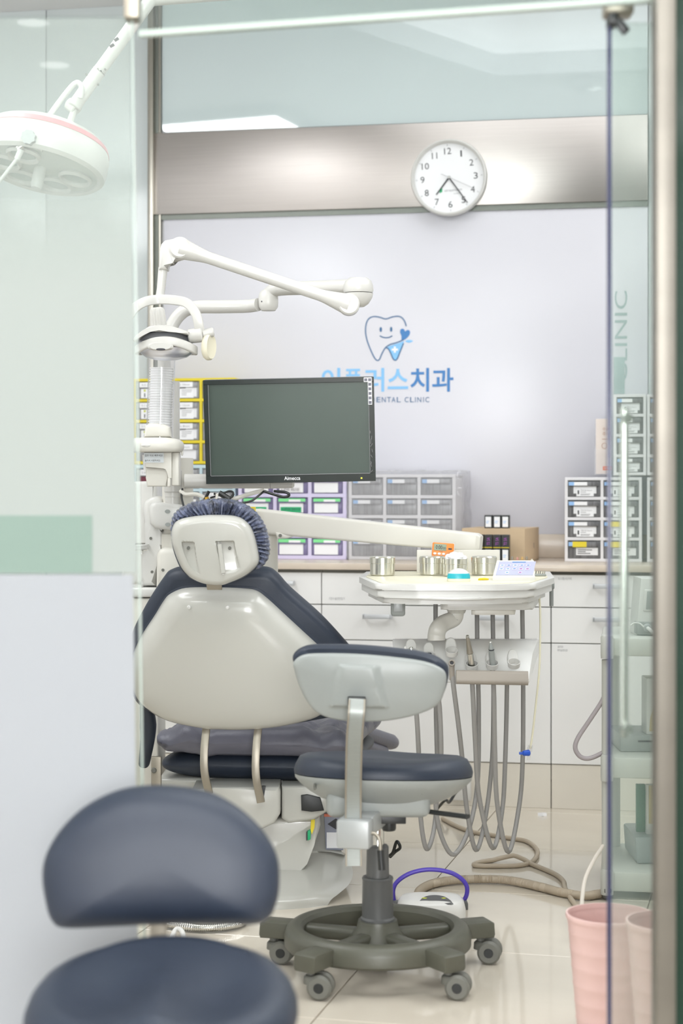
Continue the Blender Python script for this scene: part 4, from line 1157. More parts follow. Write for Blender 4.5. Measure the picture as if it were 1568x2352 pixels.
build('side_bolster', MB().sweep(cat([P(336, 1610, 4.7), P(340, 1680, 4.74), P(332, 1750, 4.8)], 5), rrect(0.05, 0.05, 0.02, 4), None, False, 0, lambda t: (0.9 - 0.5 * abs(t - 0.4), 1), (0, -1, 0)), M_NAVY, ch)
a, b = P(760, 1660, 5.2), P(903, 1706, 5.62)
build('leg_rest', MB().sweep(cat([a, a.lerp(b, .3), a.lerp(b, .7), b], 6), rrect(0.05, 0.05, 0.024, 5), None, False, 0, lambda t: (1, 1) if 0.02 < t < 0.97 else (0.8, 0.8)), M_SLATE, ch)
a2, b2 = P(750, 1686, 5.15), P(876, 1726, 5.55)
build('leg_rest_cushion', MB().sweep(cat([a2, a2.lerp(b2, .5), b2], 6), rrect(0.048, 0.04, 0.018, 5), None, False, 0, None), M_SLATE, ch)
build('leg_rest_frame', MB().sweep([P(740, 1716, 5.12), P(868, 1752, 5.5)], rrect(0.06, 0.035, 0.012, 4)), M_CHAIR, ch)
# steel back straps
for xs, ye in (((475, 469, 470, 480), 1822), ((594, 588, 588, 599), 1842)):
    t = ye - 1822
    pts = [P(xs[0], 1660, 4.66), P(xs[1], 1725, 4.635), P(xs[2], 1775 + t * .4, 4.63), P(xs[3], ye, 4.645)]
    build('back_strap', MB().sweep(cat(pts, 8), rrect(0.021, 0.011, 0.0015, 2), None, False, 0, None, (0, -1, 0)), M_SATIN, ch)
# white under-body
def pxbox(x0, x1, y0, y1, D, dep, b, m=None):
    c0, c1 = P(x0, y1, D), P(x1, y0, D)
    return (m or MB()).box(c0.x, c1.x, D, D + dep, c0.z, c1.z, b, None, 3)
build('seat_pan', pxbox(362, 760, 1788, 1816, 4.82, 0.5, 0.012), M_CHAIR, ch)
build('hinge_plate', pxbox(347, 370, 1738, 1830, 4.72, 0.012, 0.002), M_SATIN, ch)
q = P(353, 1770, 4.715)
build('bolt', MB().cyl(q, q + Vector((0, 0.012, 0)), 0.0075, None, 16, 0, 0.002), M_CASTER, ch)
def pxprism(pts, D, dep, b, s1=1.0):
    poly = [(P(x, y, D).x, P(x, y, D).z) for x, y in pts]
    return MB().prism(poly, D, D + dep, None, b, 3, 0, s1)
build('lift_cover', pxprism([(492, 1810), (640, 1808), (643, 1822), (643, 1870), (630, 1892), (600, 1906), (470, 1906), (440, 1890), (440, 1815)], 4.665, 0.2, 0.010), M_CHAIR, ch)
build('strap_slot', pxprism([(583, 1806), (610, 1806), (604, 1842), (590, 1842)], 4.662, 0.01, 0), M_BLACK, ch, 0)
build('side_cover', pxprism([(646, 1806), (752, 1806), (780, 1830), (762, 1858), (720, 1884), (662, 1892), (646, 1880)], 4.71, 0.22, 0.010), M_CHAIR, ch)
build('foot_sensor', pxprism([(691, 1827), (705, 1825), (735, 1832), (744, 1862), (715, 1865), (692, 1862)], 4.702, 0.02, 0.002), M_BLACK, ch)
build('front_column', pxprism([(470, 1890), (733, 1876), (736, 1896), (722, 1940), (705, 1985), (688, 2018), (664, 2036), (636, 2042), (470, 2044)], 4.74, 0.16, 0.014), M_CHAIR, ch)
rows = [(4.93, 0.30, -0.034), (4.92, 0.22, -0.034), (4.90, 0.15, -0.026), (4.86, 0.105, -0.004), (4.80, 0.075, 0.022), (4.72, 0.056, 0.031), (4.64, 0.044, 0.020), (4.575, 0.033, -0.008), (4.545, 0.022, -0.030), (4.535, 0.0, -0.040)]
rw = [(v.x, v.y, v.z) for v in cat(rows, 5)]
xc_ = -0.255
ring = [(y, z, x) for y, z, x in rw] + [(5.30, 0.0, -0.03), (5.30, 0.30, -0.03)]
n_ = len(ring)
vs = []
NX = 14
for i in range(NX + 1):
    t = -1 + 2 * i / NX
    for k, (y, z, x) in enumerate(ring):
        half = x - xc_
        e = abs(t) ** 3
        yy = y + (0.05 * e if k < len(rw) and z < 0.09 else 0.0) * (1 if y < 4.9 else 0)
        zz_ = max(0.0, z - 0.012 * abs(t) ** 8) if z > 0 else 0.0
        vs.append((xc_ + half * t, yy, zz_))
fs = [(i * n_ + k, i * n_ + (k + 1) % n_, (i + 1) * n_ + (k + 1) % n_, (i + 1) * n_ + k) for i in range(NX) for k in range(n_)]
fs += [tuple(range(n_)), tuple(range(NX * n_, (NX + 1) * n_))]
build('pedestal', MB().add(vs, fs), M_CHAIR, ch, 50)
build('painted_gap_shade', pxprism([(686, 2012), (712, 1985), (705, 2012)], 4.80, 0.05, 0), M_BLACK, ch, 0)  # black wedge put in for the shade between column and pedestal
sw = build('switch', pxprism([(705, 1910), (713, 1906), (713, 1928), (706, 1931)], 4.728, 0.02, 0.001), M_GREENLAB, ch)
build('switch_frame', pxprism([(703, 1912), (706, 1909), (706, 1930), (703, 1931)], 4.727, 0.02, 0), M_BLACK, ch, 0)
build('cable_sticker', pxprism([(714, 1884), (720, 1880), (723, 1884), (722, 1900), (716, 1917), (713, 1906)], 4.729, 0.02, 0), M_YEL, ch, 0)
wl_ = build('warning_label', pxprism([(744, 1870), (788, 1870), (788, 1953), (748, 1952)], 4.842, 0.022, 0.001), mat('grey_label', (140, 144, 160), 0.4), ch)
build('label_band', pxprism([(744, 1870), (788, 1870), (788, 1876), (744, 1876)], 4.8405, 0.01, 0), mat('red_band', (220, 120, 90), 0.5), wl_, 0)
build('label_text', pxprism([(750, 1912), (786, 1912), (786, 1948), (750, 1948)], 4.8405, 0.01, 0), M_PAPER, wl_, 0)
build('label_diamond', pxprism([(752, 1893), (771, 1880), (790, 1893), (771, 1905)], 4.8400, 0.01, 0), M_INK, wl_, 0)
# power lead behind the stool
solo('black_lead', MB().tube(cat([P(893, 1966, 4.97), P(902, 1958, 4.95), P(910, 1934, 4.93), P(916, 1938, 4.92), P(918, 1948, 4.93), P(908, 1956, 4.95), P(896, 1968, 4.98)], 6), 0.0045), M_BLACK, 'short looped black lead hanging behind the operator stool', 'cable', P(896, 1968, 4.98))
# ------------------------------------------------------------------ treatment unit column with cup dispenser, basin side and monitor post
z3 = lambda pts: zc(280, 520, 2.529, pts)
zq = lambda pts: zc(300, 840, 6.918, pts)
zr = lambda pts: zc(300, 1100, 6.189, pts)
DU = 5.02
un = thing('treatment_unit', 'white treatment unit column standing left behind the dental chair headrest', 'dental unit', (PX(395, DU), DU + 0.1, 0))
def pp_(pts, D, dep, b, m=None):
    poly = [(P(x, y, D).x, P(x, y, D).z) for x, y in pts]
    return (m or MB()).prism(poly, D, D + dep, None, b, 3)
build('rear_cabinet', pp_(zr([(-120, 40), (350, 30), (372, 60), (372, 330), (330, 360), (330, 1500), (-120, 1500)]), DU + 0.12, 0.2, 0.012), M_WHITE, un)
build('side_housing', pp_(zr([(170, 420), (200, 320), (280, 262), (370, 246), (440, 290), (455, 340), (455, 360), (330, 400), (305, 450), (310, 640), (340, 720), (420, 740), (480, 745), (470, 960), (390, 1020), (355, 1090), (355, 1520), (130, 1520), (190, 1380), (220, 1240), (210, 900), (200, 660)]), DU, 0.12, 0.012), M_WHITE, un)
build('arm_block', pp_(zr([(255, 400), (290, 350), (350, 325), (760, 372), (760, 720), (520, 730), (345, 705), (270, 640)]), DU - 0.06, 0.14, 0.014), M_WHITE, un)
for x, y in ((523, 462), (527, 648)):
    q = P(*zr([(x, y)])[0], DU - 0.062)
    build('screw_hole', MB().lathe([(0, 0), (0.0055, 0), (0.0055, 0.003), (0, 0.003)], 16, Matrix.Translation(q) @ Matrix.Rotation(-pi / 2, 4, 'X'), 0, 1.4), M_GREYP, un)
build('lower_column', pp_(zr([(365, 1080), (400, 1010), (470, 975), (760, 985), (760, 1560), (360, 1560)]), DU - 0.05, 0.15, 0.016), M_WARM, un)
build('column_neck', MB().lathe([(0.052, 0), (0.052, 0.08), (0.045, 0.085), (0.045, 0.30)], 32, Matrix.Translation(P(408, 1290, DU + 0.03))), M_WARM, un)
for x, y in ((285, 845), (303, 1322), (457, 1295)):
    q = P(*zr([(x, y)])[0], DU - (0.052 if x > 400 else 0.002))
    build('screw', MB().lathe([(0, 0), (0.0042, 0), (0.0042, 0.003), (0, 0.003)], 14, Matrix.Translation(q) @ Matrix.Rotation(-pi / 2, 4, 'X')), M_CASTER, un)
build('basin_rim', MB().lathe([(0.09, 0), (0.10, 0.004), (0.10, 0.014), (0.09, 0.016)], 40, Matrix.Translation(P(318, 1262, DU - 0.03)), 0, 0.28), M_WHITE, un)
build('tap', MB().tube(cat([P(325, 1272, DU - 0.02), P(327, 1262, DU - 0.02), P(333, 1258, DU - 0.03), P(334, 1262, DU - 0.04)], 5), 0.004), M_CHROME, un)
build('base_box', pxbox(300, 372, 1350, 1372, DU - 0.02, 0.2, 0.006), M_WHITE, un)
build('base_box', pxbox(296, 364, 1374, 1900, DU - 0.01, 0.2, 0.006), M_WARM, un)
build('post', MB().lathe([(0, 0), (0.0215, 0), (0.0215, 0.028), (0.0225, 0.029), (0.0225, 0.05), (0.021, 0.052), (0.021, 0.36), (0, 0.36)], 30, Matrix.Translation(P(396, 1164, DU - 0.02))), M_LAMPW, un)
# monitor with its arm
DM = 4.86
mo = thing('monitor', 'black flat monitor with a dark screen on a white arm', 'monitor', P(665, 1112, DM))
m_ = DM / F
MF = frame(665, 989, DM, -1.5, 7, -1.05)
W2, H2 = 195.5 * m_, 119.7 * m_
cs = MB().box(-W2, W2, 0.002, 0.03, -H2, H2, 0.004, MF)
cs.box(-W2 * .7, W2 * .7, 0.03, 0.05, -H2 * .7, H2 * .7, 0.01, MF)
build('casing', cs, M_BEZEL, mo)
bz = MB()
il, ir, it, ib = -W2 + 12 * m_, W2 - 13 * m_, H2 - 11 * m_, -H2 + 19 * m_
for x0, x1, z0, z1 in ((-W2, W2, it, H2), (-W2, W2, -H2, ib), (-W2, il, ib, it), (ir, W2, ib, it)):
    bz.box(x0, x1, -0.006, 0.004, z0, z1, 0.0008, MF, 1)
build('bezel', bz, M_BEZEL, mo)
build('screen', MB().box(il - .001, ir + .001, -0.001, 0.001, ib - .001, it + .001, 0, MF), M_SCREEN, mo, 0)
ln = MB().box(il, ir, -0.0072, -0.0062, ib - 0.0012, ib, 0, MF).box(il - 0.0012, il, -0.0072, -0.0062, ib, it, 0, MF).box(ir, ir + .0010, -0.0072, -0.0062, ib, it, 0, MF)
build('bezel_edge_line', ln, M_GREYINK, mo, 0)
m = MB(); text_mb(m, 'Aimecca', 37 * m_, 8.5 * m_, MF @ Matrix.Translation(((650 - 665) * m_, -0.0066, -H2 + 6 * m_)) @ TXT, 0.012)
build('lettering', m, M_PAPER, mo, 0)
build('power_light', MB().box((826 - 665) * m_, (829.5 - 665) * m_, -0.0068, -0.006, -H2 + 6 * m_, -H2 + 9 * m_, 0, MF), mat('yellow_led', (240, 240, 60), 0.4, emit=1.2), mo, 0)
for k in range(7):
    x = (845 + 6 - 665) * m_ if k else (836 + 6 - 665) * m_
    zc_ = H2 - (6 + (max(0, k - 1)) * 10.4) * m_
    s_ = build('sticker', MB().box(x - 4.6 * m_, x + 4.6 * m_, -0.0068, -0.006, zc_ - 5.2 * m_, zc_ + 5.2 * m_, 0, MF), M_PAPER, mo, 0)
    build('print_mark', MB().box(x - 3.4 * m_, x + 3.4 * m_, -0.0072, -0.0066, zc_ - 3.4 * m_, zc_ + 3.0 * m_, 0, MF).box(x - 1.0 * m_, x + 2.6 * m_, -0.0074, -0.0070, zc_ - 1.4 * m_, zc_ + 1.2 * m_, 0, MF, 1), [M_SLATE, M_PAPER], s_, 0)
sc = MB()
for k in range(9):
    z = -H2 + (22 + k * 11 + random.uniform(-3, 3)) * m_
    sc.tube([MF @ Vector((ir + (2 + random.uniform(0, 5)) * m_, -0.0066, z)), MF @ Vector((ir + (2 + random.uniform(0, 6)) * m_, -0.0066, z + random.uniform(4, 14) * m_))], 0.0005, 5)
build('scratch', sc, M_GREYINK, mo, 0)
am = MB().tube(cat([P(424, 1105, DU - 0.03), P(500, 1105, DU - 0.03), P(620, 1106, DU - 0.03)], 4), 0.0205, 20)
am.cyl(P(618, 1106, DU - 0.03), P(676, 1108, DU - 0.03), 0.0205, 0.0165, 20, 0, 0.005)
am.box(-0.05, 0.05, 0.05, 0.12, -0.075, -0.035, 0.006, MF)
build('support_arm', am, M_LAMPW, mo)
build('post_collar', MB().cyl(P(397, 1132, DU - 0.02), P(397, 1078, DU - 0.02), 0.026, None, 28, 0, 0.004), M_LAMPW, un)
# cable bundle slung under the monitor arm
cbn = thing('cable_bundle', 'tangle of black and cream cables slung below the monitor', 'cables', P(560, 1148, DM + 0.06))
zz5 = lambda pts, D: cat([P(x, y, D + d) for (x, y), d in zip(zc(300, 1065, 2.613, [(a, b) for a, b, _ in pts]), [q[2] for q in pts])], 6)
for pts, r, mm in (
    ([(300, 165, .1), (330, 185, .08), (400, 185, .06), (470, 215, .04), (560, 222, .03), (640, 205, .03), (720, 180, .05), (800, 160, .06)], 0.006, M_WARM),
    ([(310, 150, .1), (305, 200, .08), (320, 262, .05)], 0.0032, M_BLACK),
    ([(470, 165, .02), (450, 205, .02), (430, 240, .02)], 0.0045, M_BLACK),
    ([(480, 205, .02), (540, 185, .0), (590, 165, .0), (615, 175, .0), (600, 205, .0), (560, 225, .0)], 0.003, M_BLACK),
    ([(500, 180, .03), (560, 200, .02), (640, 235, .01), (720, 225, .01), (770, 190, .02), (800, 165, .03)], 0.003, M_BLACK),
    ([(800, 165, .0), (860, 185, .0), (920, 200, .0), (950, 190, .0), (930, 172, .0), (860, 165, .01)], 0.004, M_BLACK),
    ([(480, 230, .01), (520, 215, .01), (600, 205, .01), (620, 180, .01)], 0.0025, M_BLACK)):
    build('cable', MB().tube(zz5(pts, DM + 0.02), r, 8), mm, cbn)
build('connector', MB().tube(zz5([(530, 175, 0), (590, 212, 0)], DM + 0.01), 0.008, 8), M_BLACK, cbn)
build('gold_plug', MB().tube(zz5([(455, 200, 0), (462, 228, 0)], DM + 0.01), 0.006, 10), mat('gold_contact', (214, 170, 70), 0.3, 0.6), cbn)
build('cable_tie', MB().tube(zz5([(518, 180, -.01), (515, 238, -.01)], DM + 0.01), 0.004, 8), M_WARM, cbn)

# cup dispenser on the unit
D = 4.84; m_ = D / F
cd = thing('cup_dispenser', 'clear tube of stacked paper cups on a cream holder left of the monitor', 'cup dispenser', P(372, 1115, D))
cxp, rT = 366, 0.0375
tb = P(cxp, 1012, D); tt = P(372, 818, D)
lean = (tt - tb).normalized()
CM = Matrix.Translation(tb) @ Vector((0, 0, 1)).rotation_difference(lean).to_matrix().to_4x4()
Lt_ = (tt - tb).length
build('tube', MB().lathe([(rT, 0), (rT, Lt_), (rT - 0.0015, Lt_), (rT - 0.0015, 0.0)], 36, CM), G_ACRYL, cd)
cp = MB()
n = 27
top = Lt_ * 0.86
pr = [(0, 0.0)]
for k in range(n):
    z = 0.012 + (top - 0.012) * k / n
    dz = (top - 0.012) / n
    pr += [(rT - 0.0075, z), (rT - 0.0065, z + dz * 0.6), (rT - 0.0040, z + dz * 0.72), (rT - 0.0040, z + dz * 0.92), (rT - 0.0075, z + dz)]
pr += [(0, top + 0.001)]
cpo = build('cup_stack', cp.lathe(pr, 32, CM), M_COTTON, cd, 20); cpo['kind'] = 'stuff'
build('tube_cap', MB().lathe([(0, Lt_ - 0.002), (rT + 0.002, Lt_ - 0.002), (rT + 0.002, Lt_ + 0.012), (0, Lt_ + 0.014)], 36, CM), M_WARM, cd)
build('collar', pp_(zq([(205, 1135), (225, 950), (300, 915), (420, 905), (540, 930), (620, 975), (640, 1135)]), D - 0.042, 0.06, 0.012), M_WARM, cd)
fl_ = MB().pillow(sm([(-0.10, -0.03), (-0.06, -0.07), (0.0, -0.078), (0.05, -0.06), (0.066, -0.01), (0.05, 0.05), (-0.02, 0.07), (-0.09, 0.05)], 6), [(0, -0.022), (.6, -0.022), (.85, -0.017), (.96, -0.011), (1, -0.004), (1, 0.006), (.96, 0.016), (.9, 0.018), (0, 0.018)], Matrix.Translation(P(368, 1024, D)) @ HOR)
build('flange', fl_, M_WARM, cd, 50)
build('button', MB().pillow(circ(0.0165, 24, 0.0062), [(0, -0.005), (.6, -0.004), (.95, -0.001), (1, 0.004), (0, 0.004)], Matrix.Translation(P(337, 1023, D - 0.075))), M_WHITE, cd)
hd = pp_(zq([(215, 1375), (650, 1375), (650, 1790), (585, 1790), (585, 1680), (560, 1635), (520, 1620), (235, 1620)]), D - 0.03, 0.008, 0.002)
pp_(zq([(650, 1375), (765, 1375), (765, 1905), (650, 1905)]), D - 0.02, 0.06, 0.003, hd)
pp_(zq([(235, 1610), (585, 1610), (585, 1780), (570, 1920), (260, 1920), (240, 1780)]), D - 0.012, 0.02, 0.004, hd)
pp_(zq([(583, 1780), (630, 1780), (628, 1925), (580, 1925)]), D - 0.03, 0.012, 0.003, hd)
build('holder', hd, M_WARM, cd)
build('hook', pp_(zq([(800, 1350), (832, 1340), (828, 1425), (803, 1430)]), D - 0.01, 0.012, 0.002), M_WARM, cd)
q0, q1 = zq([(212, 1540), (525, 1385)])
a, b = P(q0[0], q0[1], D - 0.0312), P(q1[0], q1[1], D - 0.0312)
tg = build('tape_label', MB().box(a.x, b.x, a.y - 0.0006, a.y, a.z, b.z, 0), mat('tape', (222, 228, 232), 0.4), cd, 0)
m = MB()
text_mb(m, '컵은 뒤로 빼주세요', (b.x - a.x) * .9, 0.0058, Matrix.Translation((a.x + 0.0025, a.y - 0.001, b.z - 0.0100)) @ TXT)
text_mb(m, '눌러서 사용하세요', (b.x - a.x) * .78, 0.0058, Matrix.Translation((a.x + 0.0025, a.y - 0.001, a.z + 0.0030)) @ TXT)
build('lettering', m, M_INK, tg, 0)
cu_ = solo('paper_cup', MB().lathe([(0, -0.004), (0.024, -0.004), (0.029, 0.045), (0.027, 0.045), (0.022, 0.0), (0, 0.0)], 28, Matrix.Translation(P(350, 1082, D + 0.036))), M_COTTON, 'white paper cup with a red mark inside the dispenser holder', 'cup', P(350, 1082, D + 0.036))
build('red_mark', MB().box(-0.01, 0.01, -0.031, -0.026, 0.026, 0.034, 0.001, Matrix.Translation(P(357, 1082, D + 0.036))), M_RED, cu_)

# ------------------------------------------------------------------ dental light on its jointed arm
dl = thing('dental_light', 'white dental operating light hanging from a folded jointed arm', 'lamp', P(390, 1075, 5.0))
DA = 4.98
def tz3(pts, D): return cat([P(x, y, D + d) for (x, y), d in zip(z3([(a, b) for a, b, _ in pts]), [q[2] for q in pts])], 8)
build('lower_arm', MB().tube(tz3([(245, 900, 0), (250, 720, 0), (290, 580, 0), (350, 500, 0), (430, 470, 0), (560, 467, 0), (720, 464, 0), (790, 455, -0.02)], DA), 0.0188, 20), M_LAMPW, dl)
q = P(*z3([(850, 445)])[0], DA - 0.02)
kn = MB().lathe([(0, -0.022), (0.020, -0.022), (0.0275, -0.012), (0.0285, 0.0), (0.0285, 0.014), (0.026, 0.028), (0.018, 0.036), (0, 0.038)], 30, Matrix.Translation(q))
build('elbow_joint', kn, M_LAMPW, dl)
build('joint_screw', MB().lathe([(0, 0), (0.002, 0), (0.002, 0.002), (0, 0.002)], 10, Matrix.Translation(q + Vector((-0.018, -0.0235, 0.002))) @ Matrix.Rotation(-pi / 2, 4, 'X')), M_INK, dl)
build('upper_arm', MB().tube(tz3([(850, 395, -0.02), (880, 372, -0.03), (940, 362, -0.05), (1100, 356, -0.12), (1330, 347, -0.22)], DA), 0.0195, 20), M_LAMPW, dl)
D = DA - 0.24
q = P(*z3([(1372, 352)])[0], D)
el = MB().lathe([(0, -0.016), (0.039, -0.016), (0.0415, -0.010), (0.0405, 0.004), (0.036, 0.016), (0.026, 0.024), (0, 0.026)], 34, Matrix.Translation(q))
build('elbow_cap', el, M_LAMPW, dl)
lo = MB().lathe([(0, -0.036), (0.016, -0.036), (0.028, -0.028), (0.038, -0.012), (0.0405, 0.0), (0, 0.0)], 34, Matrix.Translation(q + Vector((0, 0, -0.018))))
build('elbow_lower', lo, M_LAMPW, dl)
# balanced arm back to the left, with round end joints
Dj = D - 0.055
A_, B_ = P(*z3([(1318, 455)])[0], Dj), P(*z3([(340, 128)])[0], Dj)
dv_ = (B_ - A_); Lb_ = dv_.length
build('end_joint', MB().cyl(A_ + Vector((0, -0.022, 0)), A_ + Vector((0, 0.03, 0)), 0.0285, None, 32, 0, 0.004), M_LAMPW, dl)
build('end_joint', MB().cyl(B_ + Vector((0, -0.022, 0)), B_ + Vector((0, 0.03, 0)), 0.0287, None, 32, 0, 0.004), M_LAMPW, dl)
def rad(t):
    e = min(t, 1 - t) * Lb_
    return 0.0278 - 0.0108 * min(1, max(0, (e - 0.01) / 0.06)) - 0.0008 * (e > 0.075)
build('balance_arm', MB().tube([A_.lerp(B_, k / 40) for k in range(41)], 1, 20, False, 0, rad), M_LAMPW, dl)
Dh = Dj + 0.01
build('corner_joint', pp_(z3([(212, 250), (216, 140), (226, 100), (248, 78), (290, 70), (345, 70), (345, 188), (292, 186), (272, 192), (266, 252)]), Dh - 0.022, 0.05, 0.012), M_LAMPW, dl)
build('drop_tube', MB().tube(tz3([(239, 240, 0), (232, 310, 0), (226, 372, 0)], Dh), 1, 20, False, 0, lambda t: 0.0128 - 0.0015 * t), M_LAMPW, dl)
build('swivel', MB().tube(tz3([(226, 362, 0), (222, 400, 0), (218, 430, 0)], Dh), 1, 18, False, 0, lambda t: 0.0112 + 0.004 * t * t), M_LAMPW, dl)
# head
Dk = Dh - 0.03
hoop = tz3([(40, 520, 0.0), (80, 470, 0), (140, 436, 0.01), (215, 425, 0.02), (300, 428, 0.01), (375, 445, 0), (425, 500, -0.01), (446, 570, -0.01), (453, 655, 0)], Dk)
build('hoop', MB().sweep(hoop, rrect(0.026, 0.009, 0.003, 3), None, False, 0, None, (0, -1, 0.05)), M_LAMPW, dl)
q = P(*z3([(212, 575)])[0], Dk - 0.02)
kb = MB()
ft = [(0.0185 + 0.0018 * sin(9 * t)) for t in [2 * pi * k / 54 for k in range(54)]]
for z0, z1, s in ((0.0, 0.044, 1.0),):
    vs = [(ft[k] * (1.12) * cos(2 * pi * k / 54), ft[k] * 1.12 * sin(2 * pi * k / 54), 0) for k in range(54)] + [(ft[k] * cos(2 * pi * k / 54), ft[k] * sin(2 * pi * k / 54), 0.040) for k in range(54)] + [(ft[k] * .8 * cos(2 * pi * k / 54), ft[k] * .8 * sin(2 * pi * k / 54), 0.047) for k in range(54)]
    kb.add(vs, [(k, (k + 1) % 54, (k + 1) % 54 + 54, k + 54) for k in range(54)] + [(k + 54, (k + 1) % 54 + 54, (k + 1) % 54 + 108, k + 108) for k in range(54)] + [tuple(range(108, 162)), tuple(range(54))], Matrix.Translation(q) @ Matrix.Rotation(radians(14), 4, 'X') @ Matrix.Rotation(radians(-4), 4, 'Y'))
build('focus_knob', kb, M_LAMPW, dl)
HM = frame(*z3([(262, 668)])[0], Dk, 0, 24)
def ell(rx, rz, n=56): return circ(rx, n, rz)
visor = pp_(z3([(60, 660), (80, 632), (125, 600), (160, 578), (215, 572), (272, 574), (330, 592), (388, 612), (382, 628), (330, 618), (275, 604), (215, 612), (160, 604), (110, 640), (75, 672)]), Dk - 0.045, 0.06, 0.004)
build('visor', visor, M_LAMPW, dl)
build('reflector', MB().lathe([(0.0, 0.028), (0.03, 0.026), (0.055, 0.018), (0.072, 0.004), (0.078, -0.012), (0.074, -0.014), (0.05, 0.008), (0.0, 0.02)], 48, Matrix.Translation(P(*z3([(245, 660)])[0], Dk + 0.03)) @ Matrix.Rotation(radians(-12), 4, 'X'), 0, 1.0, 0.75), M_MIRROR, dl)
bz_ = MB()
rb = []
for k in range(64):
    t = 2 * pi * k / 64
    x, y = 0.079 * cos(t), 0.052 * sin(t)
    rb.append(Vector((x, y, 0.022 * (1 - (x / 0.079) ** 2) * (1 if y < 0 else 0.3) - 0.010)))
RM = Matrix.Translation(P(*z3([(258, 700)])[0], Dk + 0.005))
bz_.sweep(rb, rrect(0.010, 0.024, 0.004, 3), RM, True)
build('front_bezel', bz_, M_LAMPW, dl)
build('lower_glass', MB().lathe([(0.078, -0.004), (0.072, -0.016), (0.055, -0.028), (0.03, -0.035), (0, -0.037), (0, -0.034), (0.03, -0.032), (0.053, -0.025), (0.070, -0.014), (0.076, -0.004)], 48, RM, 0, 1, 0.66), M_MIRROR, dl)
build('bulb_shield', MB().pillow(sup(0.034, 0.011, 32, 2.6), [(0, -0.012), (.8, -0.012), (1, -0.006), (1, 0.01), (0, 0.01)], Matrix.Translation(P(*z3([(225, 698)])[0], Dk - 0.045))), M_LAMPW, dl)
build('bulb_slot', MB().pillow(sup(0.013, 0.003, 24, 2.4), [(0, -0.003), (.9, -0.003), (1, 0.003), (0, 0.003)], Matrix.Translation(P(*z3([(225, 714)])[0], Dk - 0.056))), M_INK, dl)
pa, pb = P(*z3([(385, 640)])[0], Dk), P(*z3([(468, 628)])[0], Dk)
build('side_pivot', MB().cyl(pa, pb, 0.019, 0.0205, 26, 0, 0.003), M_LAMPW, dl)
pc = P(*z3([(500, 604)])[0], Dk)
build('pivot_cap', MB().cyl(pb, P(*z3([(534, 612)])[0], Dk), 0.013, 0.0125, 24, 0, 0.003), M_LAMPW, dl)
PMx = Matrix.Translation(P(*z3([(504, 700)])[0], Dk)) @ Matrix.Rotation(radians(62), 4, 'Z') @ Matrix.Rotation(radians(6), 4, 'Y')
build('paddle_grip', MB().pillow(sup(0.026, 0.036, 40, 2.1), [(0, -0.006), (.6, -0.006), (.9, -0.009), (1, -0.004), (1, 0.004), (.9, 0.009), (.6, 0.006), (0, 0.006)], PMx), mat('cream_grip', (224, 218, 196), 0.4), dl)

# ------------------------------------------------------------------ instrument delivery unit
DT = 4.78
de = thing('delivery_unit', 'white dental delivery unit with instrument tray, rack and swing arm', 'delivery unit', P(1050, 1400, DT))
A_, B_ = P(590, 1196, 5.30), P(1094, 1246, 5.16)
def armsec(t):
    h = (57 * (1 - t) + 40 * t) / 57
    return (1, h)
sec = rrect(0.085, 0.074, 0.009, 4)
path = [A_.lerp(B_, k / 16) for k in range(17)]
e = (B_ - A_).normalized()
path += [B_ + e * 0.008, B_ + e * 0.014]
build('swing_arm', MB().sweep(path, sec, None, False, 0, lambda t: (1, 1 - 0.30 * t) if t < 0.93 else ((0.94, 0.66) if t < 0.98 else (0.82, 0.54)), (0, 0, 1)), M_WARM, de)
build('arm_pivot', pxbox(558, 636, 1178, 1330, 5.31, 0.1, 0.02), M_WARM, de)
build('yellow_tag', pp_([(574, 1164), (587, 1164), (587, 1177), (574, 1177)], 5.24, 0.006, 0.001), M_YEL, de)
build('arm_bracket', pp_(z5([(868, 425), (960, 428), (1010, 440), (940, 462), (880, 465)]), 5.24, 0.03, 0.004), M_WARM, de)
q = P(*z5([(897, 445)])[0], 5.236)
build('bolt', MB().lathe([(0, 0), (0.0052, 0), (0.0052, 0.006), (0, 0.006)], 14, Matrix.Translation(q) @ Matrix.Rotation(-pi / 2, 4, 'X')), M_CASTER, de)
build('arm_drop', MB().tube(cat([B_ + e * 0.0 + Vector((-0.02, 0.0, -0.02)), P(1080, 1275, 5.14), P(1076, 1330, 5.10), P(1070, 1372, 5.08)], 5), 0.021, 18), M_WARM, de)
# tray: stacked rounded plates, front edge near, left corner cut
zt = 0.852
def plan(pts): return [(PX(x, D), D) for x, D in pts]
def rounded(poly, r, n=4):
    out = []
    N = len(poly)
    for i in range(N):
        p0, p1, p2 = Vector(poly[i - 1]), Vector(poly[i]), Vector(poly[(i + 1) % N])
        a = p1 + (p0 - p1).normalized() * r; b = p1 + (p2 - p1).normalized() * r
        for k in range(n + 1):
            t = k / n
            v = a * (1 - t) ** 2 + p1 * 2 * t * (1 - t) + b * t * t
            out.append((v.x, v.y))
    return out
def plate(poly, z0, z1, nm, mm, b=0.006, bow=0.0):
    o = MB().prism([(x, y) for x, y in poly], -z1, -z0, HOR, b, 3)
    return build(nm, o, mm, de, 50)
top = rounded(plan([(862, 4.49), (950, 4.455), (1140, 4.455), (1229, 4.50), (1273, 4.80), (1262, 5.16), (842, 5.16), (824, 4.84)]), 0.018)
plate(top, zt - 0.016, zt, 'tray_rim', M_WHITE, 0.006)
cxm = sum(p[0] for p in top) / len(top); cym = sum(p[1] for p in top) / len(top)
inset = lambda s, dy=0: [(cxm + (x - cxm) * s, cym + (y - cym) * s + dy) for x, y in top]
plate(inset(0.975), zt - 0.036, zt - 0.017, 'tray_lip', M_WHITE, 0.006)
plate(inset(0.905), zt - 0.052, zt - 0.036, 'tray_body', M_WHITE, 0.008)
